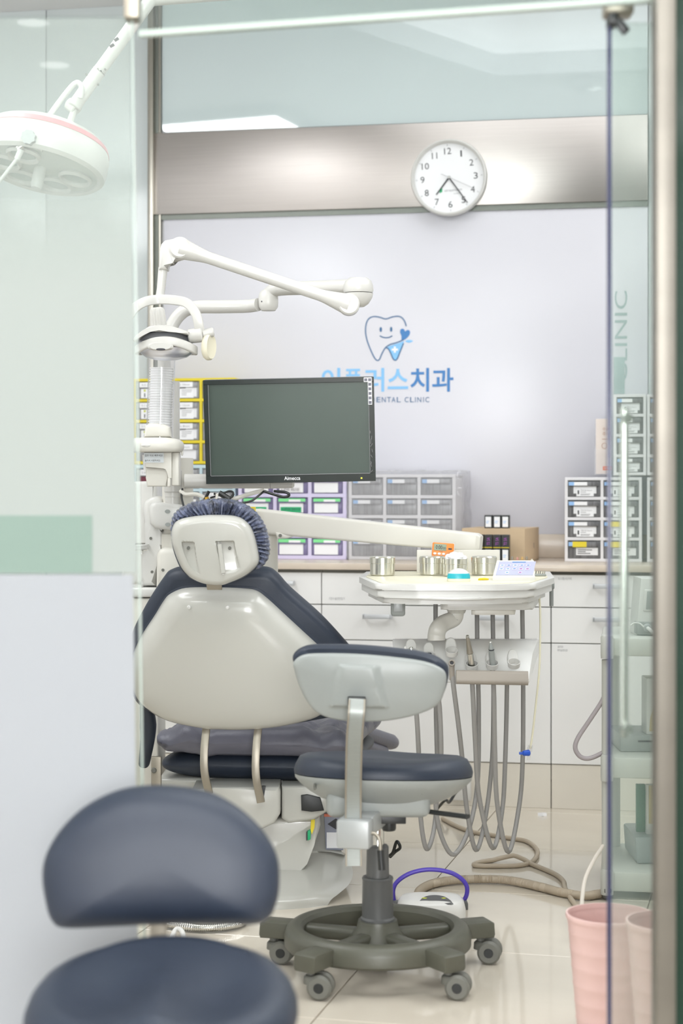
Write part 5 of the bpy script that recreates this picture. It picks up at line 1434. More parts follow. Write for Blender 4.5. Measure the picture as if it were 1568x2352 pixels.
plate(inset(0.93), zt, zt + 0.0018, 'mat', M_CREAM, 0.0006)
build('front_grip', MB().sweep(cat([P(905, 1371, 4.5), P(960, 1373, 4.475), P(1050, 1375, 4.465), P(1120, 1373, 4.475), P(1165, 1370, 4.50)], 6), rrect(0.018, 0.010, 0.004, 3), None, False, 0, lambda t: (1, 0.25 + 0.75 * min(1, min(t, 1 - t) * 5)), (0, 0, 1)), M_WHITE, de)
bx = rounded(plan([(1012, 4.58), (1222, 4.58), (1240, 4.95), (1010, 4.95)]), 0.02)
plate(bx, 0.778, 0.80, 'under_box', M_WHITE, 0.008)
bx = rounded(plan([(1082, 4.60), (1182, 4.60), (1186, 4.9), (1082, 4.9)]), 0.012)
plate(bx, 0.764, 0.778, 'under_plate', M_WARM, 0.004)
q = P(1076, 1383, 4.578)
build('key_badge', MB().pillow(circ(0.0105, 24, 0.005), [(0, -0.003), (.8, -.003), (1, 0), (1, 0.01), (0, 0.01)], Matrix.Translation(q)), M_SLATE, de)
build('badge_mark', MB().box(-0.005, 0.005, -0.0036, -0.0028, -0.0008, 0.0012, 0, Matrix.Translation(q)), M_PAPER, de)
cupc = P(914, 1397, 4.62)
build('cup_pocket', MB().box(-0.019, 0.019, 0, 0.035, -0.022, 0.028, 0.007, Matrix.Translation(cupc), 3), M_GREYP, de)
build('pocket_face', MB().box(-0.0125, 0.0125, -0.002, 0.004, -0.010, 0.022, 0.002, Matrix.Translation(cupc)), M_BRKT, de)
bk = P(1052, 1320, 5.12)
build('splash_board', MB().box(PX(957, 5.02), PX(1147, 5.02), 5.02, 5.028, zt, z_at(1263, 5.02), 0.002), M_WARM, de)
# keypad wedge
KD = 4.62
a, b = P(1131, 1333, KD), P(1228, 1333, KD)
kx0, kx1 = a.x, b.x
wv = [(kx0, KD, zt + .002), (kx1, KD, zt + .002), (kx1 + .006, KD + .11, zt + .002), (kx0 + .02, KD + .11, zt + .002),
      (kx0, KD, zt + .010), (kx1, KD, zt + .010), (kx1 + .005, KD + .07, zt + .052), (kx0 + .018, KD + .07, zt + .052), (kx1 + .006, KD + .11, zt + .046), (kx0 + .02, KD + .11, zt + .046)]
kp = build('keypad', MB().add(wv, [(0, 3, 2, 1), (0, 1, 5, 4), (4, 5, 6, 7), (7, 6, 8, 9), (9, 8, 2, 3), (1, 2, 8, 6, 5), (0, 4, 7, 9, 3)]), M_WHITE, de, 20)
v0, vx, vy = Vector(wv[4]), Vector(wv[5]) - Vector(wv[4]), Vector(wv[7]) - Vector(wv[4])
nk = vx.cross(vy).normalized()
KB = Matrix(((vx.x, nk.x * -1, vy.x, v0.x), (vx.y, nk.y * -1, vy.y, v0.y), (vx.z, nk.z * -1, vy.z, v0.z), (0, 0, 0, 1)))
build('key_sheet', MB().box(0.06, 0.94, -0.0012, 0, 0.12, 0.92, 0, KB), mat('key_sheet', (176, 178, 202), 0.4), kp, 0)
for r_ in range(3):
    for c_ in range(5):
        x = 0.16 + c_ * 0.155; y = 0.24 + r_ * 0.21
        if r_ == 0 and c_ in (0, 2, 4): continue
        m = MB().box(x - .045, x + .045, -0.0026, -0.0010, y - .055, y + .055, 0, KB)
        build('key', m, M_LILAC if (c_ + r_) % 3 == 0 or c_ > 2 else M_PAPER, kp, 0)
        build('key_print', MB().box(x - .03, x + .03, -0.0032, -0.0025, y - .015, y + .02, 0, KB), M_MAG if c_ > 2 and r_ < 2 else M_LOGO2, kp, 0)
build('key_title', MB().box(.38, .70, -0.0018, -0.0010, .85, .885, 0, KB), M_LOGO2, kp, 0)
# rod at the right corner, lower swing link and instrument rack
build('corner_rod', MB().tube([P(1266, 1350, 4.95), P(1266, 1392, 4.95)], 0.006, 12).box(-0.010, 0.008, -0.008, 0.008, -0.006, 0.016, 0.003, Matrix.Translation(P(1266, 1348, 4.95))).cyl(P(1266, 1346, 4.95), P(1240, 1336, 4.92), 0.005, None, 10), M_GREYP, de)
lk = cat([P(1046, 1400, 4.74), P(1046, 1412, 4.74), P(1040, 1422, 4.74), P(1018, 1432, 4.72), P(1006, 1444, 4.70), P(1002, 1458, 4.70), P(1002, 1470, 4.70)], 6)
build('swing_link', MB().sweep(lk, rrect(0.042, 0.036, 0.014, 4), None, False, 0, lambda t: (1 + 0.15 * t, 1 + 0.15 * t), (0, -1, 0)), M_WARM, de)
build('link_pivot', MB().lathe([(0, 0), (0.023, 0), (0.026, 0.008), (0.026, 0.012), (0.019, 0.014), (0.019, 0.024), (0, 0.024)], 26, Matrix.Translation(P(1048, 1408, 4.74))), M_WARM, de)
RK = 4.60
rp = [P(906, 1502, RK - 0.0), P(1215, 1568, RK)]
# sloped white rack panel: profile in depth (y) and height (z)
zu, zl_ = z_at(1468, 4.78), z_at(1566, RK)
sec2 = [(RK, zl_), (RK + 0.012, zl_ - 0.003), (4.80, zu - 0.035), (4.80, zu - 0.006), (4.79, zu), (4.775, zu), (RK + 0.07, zu - 0.03), (RK + 0.01, zl_ + 0.02), (RK - 0.002, zl_ + 0.008)]
xL, xR = PX(905, 4.65), PX(1214, RK)
vs = [(xL, y, z) for y, z in sec2] + [(xR + max(0, y - RK) * 0.25, y, z) for y, z in sec2]
n = len(sec2)
build('instrument_rack', MB().add(vs, [tuple(range(n)), tuple(range(2 * n - 1, n - 1, -1))] + [(i, (i + 1) % n, (i + 1) % n + n, i + n) for i in range(n)]), M_RACK, de, 25)
build('clear_cover', MB().box(xL + 0.005, xR + 0.04, 4.768, 4.772, zu - 0.006, zu + 0.004), G_ACRYL, de, 0)
g0, g1 = P(1047, 1555, RK - 0.055), P(1212, 1558, RK - 0.055)
build('rubber_grip', MB().sweep([g0, g1], rrect(0.026, 0.036, 0.010, 4), None, False, 0, None, (0, 0.35, 1)), M_RUBBER, de)
holders = [(945, 1500), (986, 1508), (1037, 1497), (1083, 1528), (1130, 1526), (1180, 1524)]
for x, y in holders:
    q = P(x, y, RK - 0.024)
    hM = Matrix.Translation(q) @ Matrix.Rotation(radians(28), 4, 'X')
    build('holder_cup', MB().lathe([(0.0158, -0.008), (0.0170, 0.006), (0.0152, 0.006), (0.0138, -0.008)], 22, hM), M_WHITE, de)
    build('holder_back', MB().pillow(sup(0.0145, 0.026, 28, 2.2), [(0, -.003), (.85, -.003), (1, 0), (1, .012), (0, .012)], Matrix.Translation(q + Vector((0, 0.030, 0.012))) @ Matrix.Rotation(radians(-32), 4, 'X')), M_WHITE, de)
build('knob', MB().cyl(P(931, 1488, 4.64), P(940, 1488, 4.66), 0.005, None, 12, 0, 0.001).cyl(P(936, 1486, 4.64), P(947, 1484, 4.66), 0.005, None, 12, 0, 0.001), M_CHROME, de)
build('suction_valve', MB().cyl(P(986, 1512, 4.63), P(986, 1497, 4.65), 0.005, None, 12), M_INK, de)
z8 = lambda pts: zc(860, 1600, 2.2147, pts)
# thin clear line with the blue valve
ivt = cat([P(1236, 1350, 4.72), P(1240, 1400, 4.70), P(1240, 1470, 4.68), P(1238, 1540, 4.67), P(1230, 1620, 4.66), P(1222, 1690, 4.66), P(1217, 1720, 4.66)], 6)
build('thin_line', MB().tube(ivt, 0.0028, 8), M_CREAM, de)
vv = build('line_valve', MB().cyl(P(1217, 1714, 4.66), P(1213, 1746, 4.66), 0.0052, 0.0042, 12, 0, 0.001).cyl(P(1218, 1712, 4.66), P(1216, 1726, 4.66), 0.0068, None, 12, 0, 0.001), G_ACRYL, de)
build('valve_tap', MB().cyl(P(1216, 1729, 4.655), P(1200, 1730, 4.65), 0.0085, 0.007, 14, 0, 0.002).box(-0.012, 0.0, -0.003, 0.003, -0.0035, 0.0035, 0.001, Matrix.Translation(P(1202, 1730, 4.65))), mat('blue_tap', (36, 84, 190), 0.35), vv)

# handpieces, each with its own hose loop
def hosepath(pts, D0, D1):
    n = len(pts) - 1
    return cat([P(x, y, D0 + (D1 - D0) * max(0, min(1, (i - 1.2) / (n - 4.2)))) for i, (x, y) in enumerate(pts)], 8)
def handpiece(nm, lab, hose, parts, D0=4.576, D1=4.83):
    q = P(hose[0][0], hose[0][1], D0)
    t = thing(nm, lab, 'dental tool', q, 'hose fed tools on the instrument rack')
    build('hose', MB().tube(hosepath(hose, D0, D1), 0.0064, 12), M_HOSE, t)
    for pn_, a, b, r0, r1, mm in parts:
        build(pn_, MB().cyl(P(a[0], a[1], D0 + a[2]), P(b[0], b[1], D0 + b[2]), r0, r1, 20, 0, min(r0, r1) * .25), mm, t)
    return t
handpiece('air_syringe', 'tool whose hose hangs leftmost below the instrument rack', [(945, 1506), (948, 1560), (957, 1650), (962, 1750), (966, 1880), (979.6, 1950), (997, 1900), (1004, 1790), (1001, 1640), (1000, 1480), (1000, 1374)], [('body', (945, 1506, 0), (944, 1486, 0.0), 0.007, 0.005, M_CHROME)])
handpiece('saliva_ejector', 'tool whose grey hose makes the lowest loop below the rack', [(986, 1512), (1000, 1560), (1010, 1640), (1012, 1760), (1000, 1830), (1010, 1910), (1040.6, 1963), (1076, 1905), (1096, 1800), (1099, 1640), (1096, 1500), (1095, 1402)], [('body', (986, 1514, 0), (986, 1499, 0.0), 0.0065, 0.0055, M_BLACK)])
handpiece('suction_tube', 'grey suction tube with an open ring end, left of the taupe grip', [(1037, 1530), (1041, 1575), (1052, 1660), (1062, 1750), (1072, 1860), (1092.5, 1952), (1114, 1880), (1130, 1740), (1133, 1560), (1131, 1405)], [('neck', (1038, 1562, -.0), (1037, 1524, -0.01), 0.0068, 0.0075, M_RUBBER)])
_r = bpy.data.objects['suction_tube']
build('ring_end', MB().lathe([(0.0055, 0.004), (0.0085, 0.004), (0.0088, -0.004), (0.0055, -0.004), (0.0045, 0.0), (0.0055, 0.004)], 24, Matrix.Translation(P(1037, 1523, 4.561)) @ Matrix.Rotation(radians(65), 4, 'X')), M_RUBBER, _r)
build('ring_bore', MB().lathe([(0, 0), (0.0056, 0), (0.0056, 0.001), (0, 0.001)], 18, Matrix.Translation(P(1037, 1523.5, 4.561)) @ Matrix.Rotation(radians(65), 4, 'X')), M_INK, _r)
handpiece('turbine_handpiece', 'taller steel handpiece standing left of the two in the rack', [(1082, 1535), (1086, 1600), (1091, 1700), (1100, 1830), (1131, 1947.7), (1153, 1860), (1160, 1740), (1164, 1560), (1163, 1408)], [('body', (1083, 1533, 0), (1079, 1500, -0.01), 0.0090, 0.0080, M_CHROME), ('shaft', (1079, 1501, -0.01), (1073.5, 1464, -0.02), 0.0085, 0.0045, M_SATIN), ('tip', (1073.5, 1465, -.02), (1073, 1459, -.022), 0.0048, 0.004, M_CHROME), ('coupling', (1083.5, 1540, 0), (1083, 1530, 0), 0.0078, 0.0078, M_INK)])
handpiece('motor_handpiece', 'shorter steel handpiece with a pointed tip, right of the taller one', [(1131, 1535), (1134, 1600), (1136, 1720), (1142, 1850), (1167, 1956.7), (1192, 1850), (1200, 1740), (1201, 1560), (1199, 1391)], [('body', (1132, 1533, 0), (1128, 1493, -0.012), 0.0082, 0.0075, M_GREYP), ('band', (1128, 1494, -.012), (1128, 1490, -.013), 0.0078, 0.0078, M_INK), ('nose', (1128, 1491, -.013), (1126, 1476, -.018), 0.0072, 0.003, M_GREYP), ('tip', (1126, 1477, -.018), (1126, 1473, -.019), 0.0034, 0.0028, M_CHROME)])
# ------------------------------------------------------------------ things on the tray
MATZ = zt + 0.002
def on_tray(px, py): 
    D = (EYE - MATZ) * F / (py - HY)
    return Vector((PX(px, D), D, MATZ))
def canister(px, py, lab, r=0.0355, cotton=False, lid=True):
    q = on_tray(px, py)
    c = thing('steel_canister', lab, 'canister', q, 'steel canisters on the tray')
    M = Matrix.Translation(q)
    build('body', MB().lathe([(0, 0.001), (r - 0.004, 0.0), (r - 0.0008, 0.004), (r - 0.0008, 0.034), (r - .0025, 0.036), (r - .0035, 0.036), (r - .0035, .006), (0, 0.006)], 44, M), M_CAN, c)
    if lid:
        build('lid', MB().lathe([(r - .001, 0.034), (r + 0.0006, 0.035), (r + 0.0006, 0.050), (r - 0.002, 0.0535), (r - 0.006, 0.0525), (0, 0.0515)], 44, M), M_CAN, c)
    else:
        build('band', MB().lathe([(r - .001, 0.034), (r + 0.0006, 0.035), (r + 0.0006, 0.049), (r - .0015, 0.0495), (r - .0015, 0.034)], 44, M), M_CAN, c)
    return c, M
canister(878, 1322, 'steel canister alone at the left end of the tray')
canister(992, 1321, 'lidded steel canister below the orange timer')
cc_, M = canister(1046, 1324, 'open steel canister heaped with cotton', 0.0345, False, False)
canister(1111, 1321, 'lidded steel canister beside the keypad')
bmc = bmesh.new()
bmesh.ops.create_icosphere(bmc, subdivisions=4, radius=1)
for v in bmc.verts:
    n_ = noise.noise(v.co * 2.3) * 0.22 + noise.noise(v.co * 5.5) * 0.12
    v.co = Vector((v.co.x * 0.029, v.co.y * 0.029, v.co.z * 0.017)) * (1 + n_)
ct_ = MB().bm(bmc, Matrix.Translation(on_tray(1046, 1324) + Vector((0, 0, 0.05))))
ct_o = solo('cotton', ct_, M_COTTON, 'heap of white cotton in the open canister', 'cotton', on_tray(1046, 1324) + Vector((0, 0, 0.04)), None, 80)
# orange timer leaning on the splash board
tD = 4.998
tm_ = tD / F
TMX = frame(1017, 1263, tD, -3, -8, 4)
ti = thing('timer', 'orange digital timer propped on the white board behind the canisters', 'timer', P(1017, 1285, tD))
build('body', MB().box(-25 * tm_, 25 * tm_, -0.006, 0.008, -24 * tm_, 16 * tm_, 0.003, TMX, 2), M_ORANGE, ti)
build('border', MB().box(-26 * tm_, 26 * tm_, 0.001, 0.0075, -25 * tm_, 17 * tm_, 0.003, TMX, 2), M_PAPER, ti)
lc = build('display', MB().box(-21 * tm_, 7.5 * tm_, -0.0075, -0.005, -2.5 * tm_, 12.5 * tm_, 0.0006, TMX, 1), mat('lcd', (132, 148, 120), 0.3), ti)
m = MB(); text_mb(m, '0:00', 15 * tm_, 9 * tm_, TMX @ Matrix.Translation((-17 * tm_, -0.0079, 0.3 * tm_)) @ TXT, 0.012)
text_mb(m, '00', 7 * tm_, 6 * tm_, TMX @ Matrix.Translation((-1 * tm_, -0.0079, 0.3 * tm_)) @ TXT, 0.006)
build('digits', m, M_INK, lc, 0)
build('slot', MB().box(12 * tm_, 20 * tm_, -0.0068, -0.0055, 1 * tm_, 4.5 * tm_, 0, TMX), M_INK, ti, 0)
for k in range(3):
    build('button', MB().pillow(circ(4.0 * tm_, 16, 2.8 * tm_), [(0, -.0035), (.8, -.003), (1, 0), (0, 0.001)], TMX @ Matrix.Translation(((-18 + k * 10) * tm_, -0.0055, -10 * tm_))), M_PAPER, ti)
build('round_button', MB().lathe([(4.5 * tm_, 0), (4.9 * tm_, .0006), (4.5 * tm_, .0008), (4.0 * tm_, .0006)], 20, TMX @ Matrix.Translation((15 * tm_, -0.006, -10 * tm_)) @ Matrix.Rotation(pi / 2, 4, 'X')), M_BROWN, ti)
m = MB(); text_mb(m, 'TIMER', 9 * tm_, 1.6 * tm_, TMX @ Matrix.Translation((-9 * tm_, -0.0064, -5.6 * tm_)) @ TXT)
build('lettering', m, M_INK, ti, 0)
# turquoise dispenser
q = on_tray(1053, 1335)
td = thing('oval_dispenser', 'white oval dispenser with a turquoise band before the cotton canister', 'dispenser', q)
qm = Matrix.Translation(q)
so = sup(0.031, 0.024, 48, 2.4)
build('foot', MB().pillow(so, [(0, -0.008), (.95, -0.008), (1, -0.004), (.97, 0.0), (0, 0.0)], qm @ HOR), M_CREAM, td)
build('band', MB().pillow(so, [(0, -0.021), (.9, -0.021), (.97, -0.014), (.985, -0.0078), (0, -0.0078)], qm @ HOR), M_TURQ, td)
build('cover', MB().pillow(so, [(0, -0.034), (.35, -0.033), (.62, -0.029), (.82, -0.0235), (.905, -0.0208), (0, -0.0208)], qm @ HOR), M_WHITE, td, 60)
q = on_tray(1110, 1333)
solo('yellow_tab', MB().prism([(-0.014, 0), (0.006, 0.001), (0.014, 0.001), (0.004, 0.004), (-0.01, 0.003)], -0.003, 0.003, Matrix.Translation(q) @ Matrix.Rotation(-0.9, 4, 'X') @ Matrix.Translation((0, 0, 0.003))), M_YEL, 'small yellow tab lying on the mat left of the keypad', 'tab', q)
bb = thing('bur_block', 'small dark bur block at the right end of the tray', 'bur block', on_tray(1240, 1323))
q = on_tray(1240, 1323)
build('block', MB().box(-0.016, 0.016, -0.012, 0.012, 0.0, 0.006, 0.002, Matrix.Translation(q)), M_GREYP, bb)
for k in range(5):
    build('pin', MB().cyl(q + Vector((-0.012 + k * .006, (-1) ** k * .004, .004)), q + Vector((-0.010 + k * .006, (-1) ** k * .004, .014)), 0.0018, None, 8), M_CHROME, bb)
# burs standing on the worktop behind the keypad
tips = [M_SATIN, mat('rose_bur', (206, 150, 140), 0.5), mat('gold_bur', (214, 176, 110), 0.4), M_SATIN, mat('pale_bur', (226, 220, 200), 0.5)]
wrd5 = ['grey tip, leftmost', 'rose tip, second from left', 'gold tip, middle', 'grey tip, fourth from left', 'pale tip, rightmost']
for k, (x, h) in enumerate(((1176, 1278), (1188, 1280), (1199, 1279), (1209, 1278), (1221, 1284))):
    d = 0.20
    a = wl(x, 1302, 0.56); a.z = 0.8362
    b0 = MW @ a
    top_ = MW @ Vector((a.x, a.y, wl(x, h, 0.56).z))
    t = thing('dental_bur', 'small upright dental bur with %s of five' % wrd5[k], 'bur', b0, 'burs standing behind the keypad')
    build('stand', MB().lathe([(0, 0), (0.006, 0), (0.006, 0.004), (0, 0.004)], 12, Matrix.Translation(b0)), M_GREYP, t)
    build('shank', MB().cyl(b0 + Vector((0, 0, .003)), b0.lerp(top_, .6), 0.0018, None, 8), M_CHROME, t)
    build('tip', MB().cyl(b0.lerp(top_, .55), top_, 0.0046, 0.0036, 12, 0, 0.001), tips[k], t)
# ------------------------------------------------------------------ things on the floor
def floor_tube(name, pts, r, m_, lab, cat_, lift=None, ribs=0):
    q = [FP(x, y, r) for x, y in pts]
    path = cat(q, 8)
    if lift:
        for i, v in enumerate(path): v.z += lift(i / (len(path) - 1))
    rad = None
    if ribs:
        path2 = []
        for a, b in zip(path, path[1:]):
            n = max(1, int((b - a).length / 0.0018))
            path2 += [a.lerp(b, k / n) for k in range(n)]
        path = path2 + [path[-1]]
        N = len(path)
        rad = lambda t: r * (0.93 + 0.07 * cos(pi * round(t * (N - 1))))
    mb = MB().tube(path, 1 if rad else r, 10, False, 0, rad)
    return solo(name, mb, m_, lab, cat_, q[0], None, 80 if ribs else 40)
z8 = lambda pts: zc(860, 1600, 2.2147, pts)
floor_tube('floor_cable', z8([(345, 620), (420, 660), (500, 688), (600, 705), (700, 722), (770, 735), (815, 765), (828, 800), (800, 840), (740, 858), (640, 862), (530, 861), (506, 853), (560, 838), (660, 830), (750, 838), (830, 865), (920, 905), (960, 940), (968, 975), (1000, 1030), (1050, 1095), (1100, 1140)]), 0.0068, M_CABLE, 'thin beige cable looping across the floor below the hose loops', 'cable', lambda t: 0.014 * max(0, 1 - abs(t - 0.66) / 0.05) if abs(t - .66) < .05 else 0)
floor_tube('ribbed_hose', z8([(222, 1022), (222, 1000), (240, 978), (280, 957), (340, 942), (450, 931), (600, 929), (720, 941), (850, 970), (940, 994), (1060, 1013), (1150, 1003)]), 0.0125, M_CABLE, 'thick ribbed beige hose from the foot control to the trolley', 'hose', None, 1)
cp_ = [P(*zc(860, 1600, 2.2147, [(1160, 760)])[0], 4.62), P(*z8([(1110, 840)])[0], 4.5), P(*z8([(1070, 930)])[0], 4.4), P(*z8([(1056, 1020)])[0], 4.3), P(*z8([(1052, 1080)])[0], 4.2), FP(1330, 2130, 0.006)]
solo('white_lead', MB().tube(cat(cp_, 8), 0.0052, 10), mat('white_lead', (216, 208, 196), 0.45), 'pale lead dropping from the trolley behind the pink bin', 'cable', cp_[-1])
hp = [P(x, y, 4.66) for x, y in z8([(1185, -60), (1160, 15), (1100, 110), (1035, 208), (1020, 260), (1040, 300), (1072, 315), (1110, 309), (1160, 285), (1185, 270)])]
solo('trolley_hose', MB().tube(cat(hp, 8), 0.0062, 12), mat('mauve_grey_hose', (168, 160, 162), 0.45), 'grey hose loop hanging from the trolley left of its post', 'hose', hp[-2])

# foot control
fc = thing('foot_control', 'white foot control with violet carrying hoop behind the ring base', 'foot control', FP(990, 2098, 0))
c = FP(990, 2100, 0); D = c.y
fb = sup(0.088, 0.07, 48, 3.2)
build('body', MB().pillow([(x, z) for x, z in fb], [(0, -0.047), (.6, -.047), (.85, -.044), (.95, -.036), (1, -.018), (1, 0), (0, 0)], Matrix.Translation((c.x, c.y, 0)) @ HOR), M_WHITE, fc, 60)
build('panel', MB().pillow(sm([(-0.045, -0.03), (0, -0.03), (0.045, -0.03), (0.03, 0.006), (0, 0.018), (-0.03, 0.006)], 5), [(0, -.0035), (.9, -.003), (1, 0), (0, 0.002)], Matrix.Translation((c.x + 0.008, c.y - 0.030, 0.0470)) @ Matrix.Rotation(radians(14), 4, 'X') @ HOR), M_COLM, fc)
for k, mm in enumerate((M_LIME, M_PAPER, M_LIME)):
    build('pedal_button', MB().pillow(circ(0.0085, 16, 0.006), [(0, -.0025), (.8, -.002), (1, 0), (0, .001)], Matrix.Translation((c.x - 0.018 + k * 0.024, c.y - 0.03 + (0.006 if k == 1 else 0), 0.0478)) @ HOR), mm, fc)
ar = [P(x, y, 4.56) for x, y in zc(880, 1960, 6.533, [(165, 725), (148, 640), (150, 540), (190, 450), (290, 360), (430, 290), (600, 250), (760, 245), (920, 265), (1060, 310), (1180, 390), (1245, 480), (1258, 570), (1235, 660), (1185, 730), (1150, 765)])]
build('hoop', MB().tube(cat(ar, 6), 0.0058, 12), M_PURPLE, fc)
for x in (1060, 908):
    k = P(x, 2088, 4.55)
    build('hoop_socket', MB().box(-0.016, 0.016, -0.015, 0.015, -0.028, 0.022, 0.006, Matrix.Translation(k), 2), M_COLM, fc)

# chrome flexible hose and white tube beside the near stool
pts = [FP(x, y, 0.0125) for x, y in ((562, 2112), (545, 2122), (505, 2130), (460, 2131), (425, 2128), (400, 2124), (380, 2120))]
path = cat(pts, 10); p2 = []
for a, b in zip(path, path[1:]):
    n = max(1, int((b - a).length / 0.0014)); p2 += [a.lerp(b, k / n) for k in range(n)]
N_ = len(p2)
for v in p2: v.z = max(v.z, 0.013)
solo('chrome_hose', MB().tube(p2, 1, 10, False, 0, lambda t: 0.0115 * (0.9 + 0.1 * cos(pi * round(t * (N_ - 1) / 1.5)))), M_CHROME, 'chrome flexible hose lying before the chair foot plate', 'hose', Vector((pts[3].x, pts[3].y, 0)), None, 80)
wt = cat([FP(392, 2158, 0.008), FP(404, 2135, 0.022), FP(417, 2138, 0.022), FP(424, 2160, 0.008)], 8)
solo('white_tube', MB().tube(wt, 0.006, 10), M_WHITE, 'short white tube looped on the floor behind the near stool', 'tube', FP(424, 2152, 0))

# pink bins
def bin_(px, D, r, H, lab):
    c = Vector((PX(px, D), D, 0))
    t = thing('waste_bin', lab, 'bin', c, 'pink waste bins')
    M = Matrix.Translation(c)
    pr = [(0, 0.0), (r * .72, 0.0), (r * .74, 0.004)]
    for k in range(1, 7):
        z = H * k / 7; rr = r * (0.74 + 0.24 * k / 7)
        pr += [(rr - .0008, z - .004), (rr + .0006, z), (rr - .0002, z + .004)]
    pr += [(r * .98, H - 0.008), (r * 0.965, H - .008), (r * .72, 0.008), (0, 0.008)]
    build('body', MB().lathe(pr, 56, M), M_PINK, t, 50)
    build('rim', MB().lathe([(r * .955, H - .010), (r * 1.0, H - .010), (r * 1.012, H - .004), (r * 1.0, H), (r * .962, H), (r * .955, H - .010)], 56, M), M_PINK, t, 60)
bin_(1400, 3.5, 100 / F * 3.5, 0.245, 'pink plastic waste bin whose left half stands clear of the glass edge')
bin_(1541, 3.28, 103 / F * 3.28, 0.285, 'pink plastic waste bin behind the side pane and the steel post')

# ------------------------------------------------------------------ trolley behind the side pane
DC_ = 4.66
tro = thing('trolley', 'grey plastic three shelf trolley behind the side pane', 'trolley', (PX(1440, DC_ + .15), DC_ + .15, 0))
def pxr(x): return PX(x, DC_)
c0 = Vector((pxr(1379), DC_, 0))
TRM = Matrix.Translation(c0) @ Matrix.Rotation(RZW + radians(1), 4, 'Z')
posts = [(0.015, 0.0, DC_), (0.030, 0.34, 0), (0.31, 0.0, DC_), (0.31, 0.34, 0)]
for x, y_, D in posts:
    c = TRM @ Vector((x, y_, 0))
    build('post', MB().lathe([(0, 0.07), (0.0125, 0.07), (0.0125, 0.64), (0, 0.64)] if D == DC_ else [(0, 0.07), (0.02, 0.07), (0.02, 0.64), (0, 0.64)], 22, Matrix.Translation(c)), M_TROLLEY, tro)
    w = build('caster', MB().cyl(c + Vector((-.012, 0, 0.028)), c + Vector((.012, 0, 0.028)), 0.028, None, 22, 0, 0.004).cyl(c + Vector((0, 0, .03)), c + Vector((0, 0, .075)), 0.012, None, 12), M_CASTER, tro)
for py0, py1 in ((1464, 1506), (1738, 1786), (2000, 2046)):
    z1, z0 = z_at(py0, DC_), z_at(py1, DC_)
    s = MB().box(0.0, 0.34, -0.004, 0.38, z0, z1, 0.006, TRM, 2)
    build('shelf', s, M_TROLLEY, tro)
    for x, y_, D in posts[:1]:
        c = TRM @ Vector((x, y_, 0))
        build('collar', MB().lathe([(0, z0 - .006), (0.0165, z0 - .006), (0.0172, z0 + .004), (0.0172, z1 + .002), (0.014, z1 + 0.007), (0, z1 + .007)], 24, Matrix.Translation(c + Vector((0, -0.012, 0)))), M_TROLLEY, tro)
zs1, zs2, zs3 = z_at(1464, DC_), z_at(1738, DC_), z_at(2000, DC_)
# device on the top shelf
dv = thing('control_device', 'white desktop device with a screen on the top trolley shelf', 'device', (PX(1500, DC_ + .1), DC_ + .1, zs1))
Dd = DC_ + 0.06
def dprism(pts, D, dep, b): return MB().prism([(P(x, y, D).x, P(x, y, D).z) for x, y in pts], D, D + dep, None, b, 2)
hgt = lambda py: py
bz0 = HY + (EYE - zs1 - 0.001) * F / Dd
build('casing', dprism([(1462, bz0), (1464, 1425), (1471, 1328), (1560, 1328), (1560, bz0)], Dd, 0.12, 0.006), M_WHITE, dv)
build('foot_block', dprism([(1462, bz0), (1463, 1428), (1560, 1428), (1560, bz0)], Dd - 0.004, 0.05, 0.004), M_GREYP, dv)
build('screen_frame', dprism([(1476, 1404), (1480, 1354), (1552, 1354), (1552, 1404)], Dd - 0.004, 0.01, 0.003), M_WHITE, dv)
build('screen', dprism([(1483, 1400), (1486, 1358), (1548, 1358), (1548, 1400)], Dd - 0.0055, 0.004, 0.001), M_GREYP, dv)
q = P(1486, 1442, Dd - 0.004)
build('socket', MB().lathe([(0, 0), (0.0115, 0), (0.0115, 0.004), (0.008, 0.006), (0, 0.006)], 20, Matrix.Translation(q) @ Matrix.Rotation(pi / 2, 4, 'X')), M_BRKT, dv)
build('lead', MB().tube(cat([q + Vector((0, -0.008, 0)), q + Vector((0.004, -0.02, -0.004)), q + Vector((0.014, -0.02, -0.012)), q + Vector((0.03, -0.01, -0.016))], 5), 0.005, 10), M_WHITE, dv)
solo('device_cord', MB().tube(cat([P(1448, 1436, Dd - .02), P(1456, 1431, Dd - .02), P(1468, 1432, Dd - .02), P(1478, 1440, Dd - .02)], 6), 0.0022, 8).tube(cat([P(1434, bz0, Dd), P(1444, 1440, Dd), P(1436, 1405, Dd + .02), P(1444, 1425, Dd)], 6), 0.002, 8), M_WHITE, 'thin white cord arching to the device on the trolley', 'cord', P(1440, bz0, Dd))
zb2 = HY + (EYE - zs2 - 0.001) * F / (DC_ + .08)
wb_ = solo('panel_box', dprism([(1424, zb2), (1424, zb2 - 38), (1600, zb2 - 38), (1600, zb2)], DC_ + 0.08, 0.2, 0.004), M_GREYP, 'grey flat box with dark print on the middle trolley shelf', 'box', (PX(1500, DC_ + .08), DC_ + .1, zs2))
build('print_lines', dprism([(1465, zb2 - 22), (1465, zb2 - 26), (1500, zb2 - 26), (1500, zb2 - 22)], DC_ + 0.0785, 0.002, 0).add([], []), M_INK, wb_, 0)
pkz = zb2 - 39
pk = thing('foam_pack', 'white pack with a wooden arch print standing on the flat box', 'pack', P(1520, pkz, DC_ + .12))
build('body', dprism([(1484, pkz), (1484, pkz - 130), (1590, pkz - 130), (1590, pkz)], DC_ + 0.09, 0.08, 0.003), M_WHITE, pk)
build('arch', dprism([(1491, pkz - 8), (1493, pkz - 40), (1503, pkz - 70), (1520, pkz - 78), (1540, pkz - 70), (1548, pkz - 8)], DC_ + 0.0885, 0.004, 0), M_WOOD, pk)
